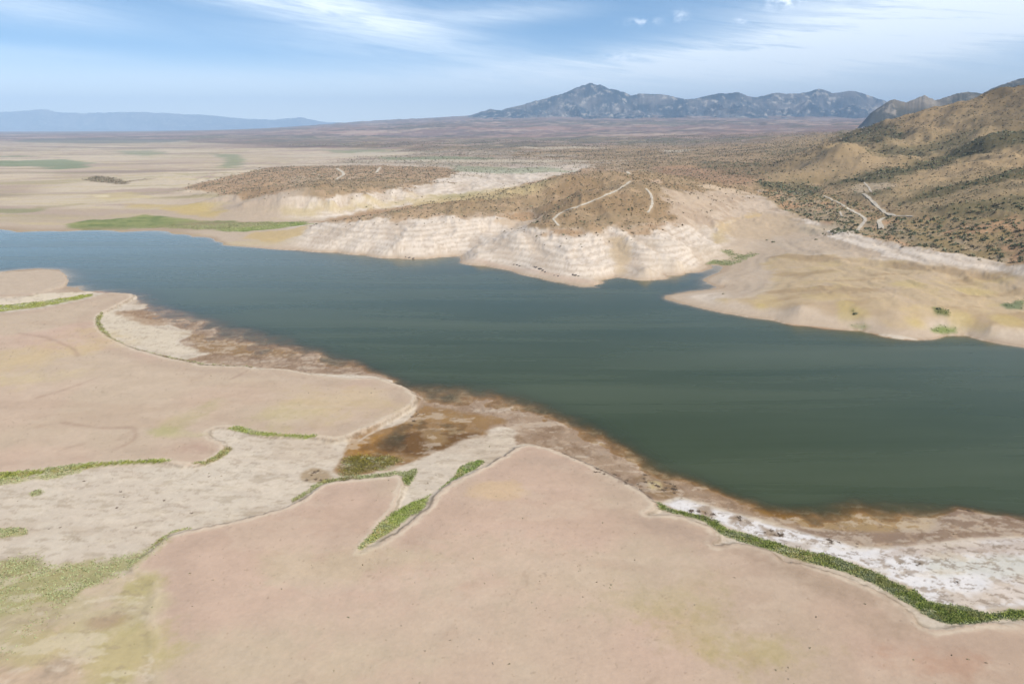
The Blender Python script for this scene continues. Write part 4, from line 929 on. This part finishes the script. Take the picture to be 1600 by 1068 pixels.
def merged(name, ids, protos, sx, label=None):
    Vs, Cs = [], []
    kk = rng.integers(0, len(protos), len(ids)); ang = rng.random(len(ids)) * 6.283
    for k in range(len(protos)):
        s = ids[kk == k]; a = ang[kk == k]; P = protos[k]
        ca_, sa_ = np.cos(a)[:, None], np.sin(a)[:, None]; sz = size[s][:, None]
        X_ = (P[None, :, 0] * ca_ - P[None, :, 1] * sa_) * sz + x[s][:, None]; Y_ = (P[None, :, 0] * sa_ + P[None, :, 1] * ca_) * sz + y[s][:, None]
        Z_ = P[None, :, 2] * sz + z[s][:, None] - .05
        Vs.append(np.stack([X_, Y_, Z_], -1).reshape(-1, 3)); Cs.append(np.repeat(colr[s], P.shape[0], axis=0))
    V = np.concatenate(Vs); Cc = np.concatenate(Cs); Cc = np.c_[Cc, np.ones(len(Cc))]
    me = make_mesh(name, V, quads=np.arange(len(V)).reshape(-1, 4)); set_col(me, 'leaf', Cc)
    return link(name, me, shrub_m)


o = merged('scrub', rest, protos, size)
tag(o, 'sparse olive and brown desert scrub dotting the hills behind the reservoir', 'scrub', kind='stuff')


def shrub_mesh(name, seed, cols, stem=True):
    V = clump(70, seed, .17, .8); F = [tuple(range(4 * q, 4 * q + 4)) for q in range(len(V) // 4)]
    V = list(map(tuple, V)); g = np.random.default_rng(seed)
    cl_n = len(V); c = list(np.repeat(cols[g.integers(0, len(cols), len(F))] * (.75 + g.random((len(F), 1)) * .5), 4, axis=0))
    for s_ in range(6):
        a = s_ * 1.05 + g.random(); tip = (math.cos(a) * .55, math.sin(a) * .55, .55); b = len(V)
        for t_, r_ in ((0, .05), (1, .02)):
            for q in range(3):
                V.append((tip[0] * t_ + math.cos(q * 2.09) * r_, tip[1] * t_ + math.sin(q * 2.09) * r_, tip[2] * t_ - .05 * (1 - t_))); c.append((.09, .065, .045))
        for q in range(3): F.append((b + q, b + (q + 1) % 3, b + 3 + (q + 1) % 3, b + 3 + q))
    me = make_mesh(name, V, faces=F); set_col(me, 'leaf', np.c_[np.array(c), np.ones(len(c))]); me.materials.append(shrub_m)
    return me


gm_ = [shrub_mesh('desert_shrub', 200 + k, LIVE) for k in range(5)]; dm_ = [shrub_mesh('desert_shrub', 300 + k, DRY) for k in range(4)]


def proj(px, py, pz):
    dx, dy, dz = px, py, pz - H; f_ = dy * cp - dz * sp_; up = dy * sp_ + dz * cp
    return 800 + FPX * dx / f_, 534 - FPX * up / f_


for q, s in enumerate(top):
    me = (gm_[q % 5] if live[s] else dm_[q % 4]); o = bpy.data.objects.new('desert_shrub', me); sc.collection.objects.link(o)
    o.location = (x[s], y[s], z[s] - .04); o.rotation_euler = (0, 0, rng.random() * 6.28); sz = size[s] * 1.05; o.scale = (sz, sz, sz * (.8 + rng.random() * .35))
    pu, pv = proj(x[s], y[s], z[s])
    if pu > 1270:
        gname = 'shrubs on the brushy flat behind the right peninsula'
        lab = 'olive green leafy shrub on the brushy flat below the right hills' if live[s] else 'dry brown shrub on the brushy flat below the right hills'
    elif pu > 1080:
        gname = 'shrubs in the wash right of the headland'
        lab = 'olive green shrub in the wash right of the central headland' if live[s] else 'dry brown shrub in the wash right of the central headland'
    else:
        gname = 'shrubs on the central headland'
        lab = 'dull green shrub on the brown top of the central headland' if live[s] else 'dry brown shrub on the brown top of the central headland'
    tag(o, lab, 'shrub', gname + (' (green)' if live[s] else ' (dry)'))
print('shrubs', NS, round(time.time() - T0, 1))

# ------------------------------------------------------------------ sparse dry weeds on the silt
tw = (tm[:-1, :-1] * (.1 + 3 * ss(fbm(GX[:-1, :-1], GY[:-1, :-1], 26, 3, .5, 94), .5, .62) * ss(n_fine[:-1, :-1], .45, .6)) + .5 * (nm * (1 - tm) * (GZ > .2))[:-1, :-1]) * AREA * infr
NW = 1500; x, y, z, i, j = scatter(tw, NW); size = .08 + rng.random(NW) ** 3 * .26
colr = np.array([[.26, .21, .15], [.21, .19, .12], [.30, .25, .18], [.18, .18, .10]])[rng.integers(0, 4, NW)] * (.8 + rng.random((NW, 1)) * .5)
tag(merged('dry_weeds', np.arange(NW), protos, size), 'tiny dry weeds sprinkled over the bare silt flats in front', 'weeds', kind='stuff')

# ------------------------------------------------------------------ grass
gw = GRS[:-1, :-1] * PICK_A * PICK_L * infr * (R[:-1, :-1] < 900)
gw = gw * (.15 + ss(n_mid[:-1, :-1] * .5 + n_fine[:-1, :-1] * .5, .40, .60))
gw = gw * np.where(GZ[:-1, :-1] > .02, 1, .2)
NG = 34000
x, y, z, i, j = scatter(gw, NG)
blade_h = (.10 + rng.random(NG) * .26) * (1 + .4 * (GRS[i, j] > .8)); rr = np.hypot(x, y); wdt = np.clip(rr / 900, .10, .8)
base_c = COL[i, j]; nb_ = 3
Vg = np.empty((NG, nb_, 3, 3), np.float32)
for b in range(nb_):
    a = rng.random(NG) * 6.283; ox = rng.normal(size=NG) * .18; oy = rng.normal(size=NG) * .18; hh = blade_h * (.7 + rng.random(NG) * .5); ln = rng.normal(size=(NG, 2)) * .18
    cx, cy = x + ox, y + oy
    Vg[:, b, 0] = np.stack([cx - np.cos(a) * wdt, cy - np.sin(a) * wdt, z - .05], -1)
    Vg[:, b, 1] = np.stack([cx + np.cos(a) * wdt, cy + np.sin(a) * wdt, z - .05], -1)
    Vg[:, b, 2] = np.stack([cx + ln[:, 0], cy + ln[:, 1], z + hh], -1)
gc = base_c * (1.4 + rng.random((NG, 1)) * .9); gc[:, 1] *= 1.08
gc = np.minimum(gc, np.array([.31, .32, .165]))
Cg = np.repeat(np.c_[gc, np.ones(NG)], nb_ * 3, axis=0)
me = make_mesh('grass', Vg.reshape(-1, 3), tris=np.arange(NG * nb_ * 3).reshape(-1, 3)); set_col(me, 'leaf', Cg)
tag(link('grass', me, leaf_mat('grass_blades')), 'green grass growing in strips along the dry channels and banks', 'grass', kind='stuff')

# ------------------------------------------------------------------ dirt tracks
tm_, nt = new_mat('dirt_track')
geo = nd(nt, 'ShaderNodeNewGeometry'); a = nd(nt, 'ShaderNodeTexNoise', inp={'Vector': geo.outputs['Position'], 'Scale': .35, 'Detail': 6.0})
col = mixc(nt, ramp(nt, a.outputs[0], .35, .65), (.37, .31, .24, 1), (.48, .41, .33, 1))
bs = nd(nt, 'ShaderNodeBsdfPrincipled', inp={'Base Color': col, 'Roughness': .95, 'Specular IOR Level': .05}); nd(nt, 'ShaderNodeOutputMaterial', inp={0: bs.outputs[0]})
for pts, wd in roads:
    c = np.array([hit(u, v) for u, v in curve(pts, 6)])
    seg = np.r_[0, np.cumsum(np.hypot(np.diff(c[:, 0]), np.diff(c[:, 1])))]; m = max(int(seg[-1] / 2.0), 4); t = np.linspace(0, seg[-1], m)
    cx, cy = np.interp(t, seg, c[:, 0]), np.interp(t, seg, c[:, 1])
    for _ in range(6): cx[1:-1] = (cx[:-2] + cx[1:-1] * 2 + cx[2:]) / 4; cy[1:-1] = (cy[:-2] + cy[1:-1] * 2 + cy[2:]) / 4
    tx, ty = np.gradient(cx), np.gradient(cy); L = np.hypot(tx, ty) + 1e-6; tx /= L; ty /= L
    cols_ = 5; V = []
    ww = wd * .8 * (1 + (fbm(cx, cy, 6, 3, .5, 60) - .5) * .9)
    zl = np.max([gz_at(cx - ty * k_ * ww * .5, cy + tx * k_ * ww * .5) for k_ in (-1, -.5, 0, .5, 1)], axis=0)
    zl = np.maximum(zl, np.convolve(np.pad(zl, 2, 'edge'), np.ones(5) / 5, 'valid')) + .12
    for q in range(cols_):
        o_ = (q / (cols_ - 1) - .5) * ww; px, py = cx - ty * o_, cy + tx * o_; V.append(np.stack([px, py, .65 * gz_at(px, py) + .35 * zl + .10], -1))
    V = np.stack(V, 1); ii = np.arange(m * cols_).reshape(m, cols_)
    q = np.stack([ii[:-1, :-1], ii[1:, :-1], ii[1:, 1:], ii[:-1, 1:]], -1).reshape(-1, 4)
    me = make_mesh('dirt_track', V.reshape(-1, 3), quads=q); tag(link('dirt_track', me, tm_), kind='structure')

# ------------------------------------------------------------------ dead brush and driftwood on the salt and mud
dead_m = leaf_mat('dead_wood', False, (.115, .08, .055))


def brush_mesh(seed, n_=26):
    g = np.random.default_rng(seed); V, F = [], []
    for s_ in range(n_):
        a = g.random() * 6.283; e = g.random() * .9; L = .5 + g.random() * .7; p = np.array([g.normal() * .25, g.normal() * .18, 0.0]); d = np.array([math.cos(a), math.sin(a), e]); d /= np.linalg.norm(d)
        for seg_ in range(2):
            q = p + d * L * .5; w_ = .085 * (1 - seg_ * .5); sd = np.array([-d[1], d[0], 0.0]) * w_; up_ = np.array([0, 0, w_]); b = len(V)
            V += [p - sd, p + sd, p + up_, q - sd * .5, q + sd * .5, q + up_ * .5]; F += [(b, b + 1, b + 4, b + 3), (b + 1, b + 2, b + 5, b + 4), (b + 2, b, b + 3, b + 5)]
            p = q; d = d + g.normal(size=3) * .35; d[2] = abs(d[2]) * .6; d /= np.linalg.norm(d)
    me = make_mesh('dead_brush', [tuple(v) for v in V], faces=F); me.materials.append(dead_m); return me


bm_ = [brush_mesh(400 + k) for k in range(6)]
areas = [((1075, 795, 1118, 808), 9, 'tangled brown dead brush on the upper end of the white salt strip', 'dead brush on the upper salt strip'),
         ((1140, 806, 1158, 816), 3, 'brown dead brush clump on white salt just past the upper tangle', 'dead brush clump mid salt strip'),
         ((1188, 822, 1225, 842), 8, 'dark dead brush patch in the middle of the white salt strip', 'dead brush in the middle of the salt strip'),
         ((1285, 840, 1320, 856), 5, 'grey dead brush at the edge of the salt and brown mud', 'dead brush between salt and mud'),
         ((1335, 848, 1350, 854), 2, 'small brown debris where brown mud meets the salt', 'debris at the mud edge'),
         ((1410, 868, 1440, 888), 4, 'small dark debris on the widening white salt flat', 'debris on the salt flat'),
         ((1490, 908, 1520, 920), 3, 'small dark debris on the broad salt flat near the grass', 'debris near the grass strip'),
         ((1005, 735, 1060, 775), 18, 'dark reddish dead brush crowding the muddy neck beside the water', 'dead brush on the muddy neck'),
         ((930, 732, 1005, 768), 12, 'dark dead brush lying along the foot of the silt bank', 'dead brush along the bank foot'),
         ((640, 640, 664, 668), 8, 'dark brush at the tip of the left silt terrace', 'dark brush by the terrace tip'),
         ((1500, 790, 1574, 803), 4, 'dark debris along the near waterline at the right', 'debris on the right waterline'),
         ((476, 734, 512, 750), 6, 'brown dry brush at the corner of the pale channel', 'dry brush in the pale channel'),
         ((60, 745, 330, 830), 10, 'tiny grey debris scattered on the pale channel bed', 'debris on the pale channel bed')]
for (u0, v0, u1, v1), n_, lab, grp in areas:
    for q in range(n_):
        p = None
        for _ in range(20):
            f = rng.random(2); u = u0 + f[0] * (u1 - u0); v = v0 + (f[0] * .6 + f[1] * .4 if (u1 - u0) > 25 and u0 > 900 else f[1]) * (v1 - v0)
            p = W(u, v, .4)
            if gz_at(p[0], p[1]) > -.05: break
        o = bpy.data.objects.new('dead_brush', bm_[q % 6]); sc.collection.objects.link(o)
        o.location = (p[0], p[1], gz_at(p[0], p[1]) - .02); s = (.55 + rng.random() * .7) * (.6 if 'tiny' in lab or 'small' in lab else 1); o.scale = (s, s, s * .6); o.rotation_euler = (0, 0, rng.random() * 6.28)
        tag(o, lab, 'brush', grp)

# dark rocks on the headland's ledge
rock_m, nt = new_mat('dark_rock'); geo = nd(nt, 'ShaderNodeNewGeometry'); a = nd(nt, 'ShaderNodeTexNoise', inp={'Vector': geo.outputs['Position'], 'Scale': 1.3, 'Detail': 6.0})
col = mixc(nt, a.outputs[0], (.05, .042, .036, 1), (.17, .14, .12, 1)); bs = nd(nt, 'ShaderNodeBsdfPrincipled', inp={'Base Color': col, 'Roughness': .9}); nd(nt, 'ShaderNodeOutputMaterial', inp={0: bs.outputs[0]})


def rock_mesh(seed):
    import bmesh
    g = np.random.default_rng(seed); bm = bmesh.new(); bmesh.ops.create_icosphere(bm, subdivisions=2, radius=1)
    pl = g.normal(size=(7, 3)); pl /= np.linalg.norm(pl, axis=1)[:, None]; dd = .55 + g.random(7) * .3
    for v in bm.verts:
        p = np.array(v.co)
        for n_, d_ in zip(pl, dd):
            e = p @ n_ - d_
            if e > 0: p = p - n_ * e * .9
        v.co = p
    me = bpy.data.meshes.new('rock'); bm.to_mesh(me); bm.free(); me.materials.append(rock_m); return me


rm_ = [rock_mesh(500 + k) for k in range(4)]
spots = [(803, 413, 1.2), (808, 414, 1.5), (812, 416, 1.3), (838, 418, 2.0), (844, 421, 2.3), (848, 423, 1.8), (852, 425, 1.4), (835, 417, 1.2), (866, 431, 1.0), (872, 432, 1.3), (895, 430, 1.6), (899, 431, 2.0), (904, 432, 1.3), (640, 403, 1.8), (646, 404, 2.0), (634, 402, 1.2)]
for q, (u, v, s) in enumerate(spots):
    s *= .6
    p = hit(u, v); o = bpy.data.objects.new('rock', rm_[q % 4]); sc.collection.objects.link(o); o.location = (p[0], p[1], max(p[2], 0) + s * .1); o.scale = (s * 1.5, s, s * .55); o.rotation_euler = (0, 0, rng.random() * 6.28)
    if u < 700: tag(o, 'dark rock at the waterline below the left spur of the headland', 'rock', 'rocks below the left spur')
    elif u < 830: tag(o, 'dark rock at the left end of the ledge on the white headland slope', 'rock', 'rocks at the left end of the ledge')
    elif u < 860: tag(o, 'large dark rock in the middle of the ledge on the white headland slope', 'rock', 'rocks in the middle of the ledge')
    else: tag(o, 'dark rock at the right end of the ledge near the headland point', 'rock', 'rocks at the right end of the ledge')
# two dark shrubs alone on the pale neck, and one at the right
for u, v, s, lab in [(1208, 379, 2.2, 'round dark shrub alone on the pale ground right of the green inlet'), (1198, 376, 1.5, 'smaller dark shrub just left of the round one near the green inlet'), (1275, 375, 1.8, 'lone dark shrub on pale ground left of the brushy flat'), (1336, 491, 1.6, 'dark green shrub in the yellow patch on the peninsula shore'),
                     (1466, 484, 1.8, 'dark green shrub in the small gully on the right of the peninsula'), (1130, 459, 1.0, 'small dark shrub near the tip of the peninsula')]:
    p = hit(u, v); o = bpy.data.objects.new('desert_shrub', gm_[1]); sc.collection.objects.link(o); o.location = p; o.scale = (s, s, s * .9); tag(o, lab, 'shrub')

# ------------------------------------------------------------------ haze: one box of even air round everything
hm, nt = new_mat('haze')
pv = nd(nt, 'ShaderNodeVolumePrincipled', inp={'Color': (.55, .74, 1.0, 1), 'Density': 5.8e-5, 'Anisotropy': -0.3})
nd(nt, 'ShaderNodeOutputMaterial', inp={1: pv.outputs[0]})
zt = 1650.0; zb = -12.0; s = 40000.0
V = [(-s, -s, zb), (s, -s, zb), (s, s, zb), (-s, s, zb), (-s, -s, zt), (s, -s, zt), (s, s, zt), (-s, s, zt)]
F = [(0, 3, 2, 1), (4, 5, 6, 7), (0, 1, 5, 4), (1, 2, 6, 5), (2, 3, 7, 6), (3, 0, 4, 7)]
me = make_mesh('haze', V, faces=F); tag(link('haze', me, hm), kind='stuff')
print('done', round(time.time() - T0, 1), 'zmin', GZ.min(), 'zmax', GZ.max())
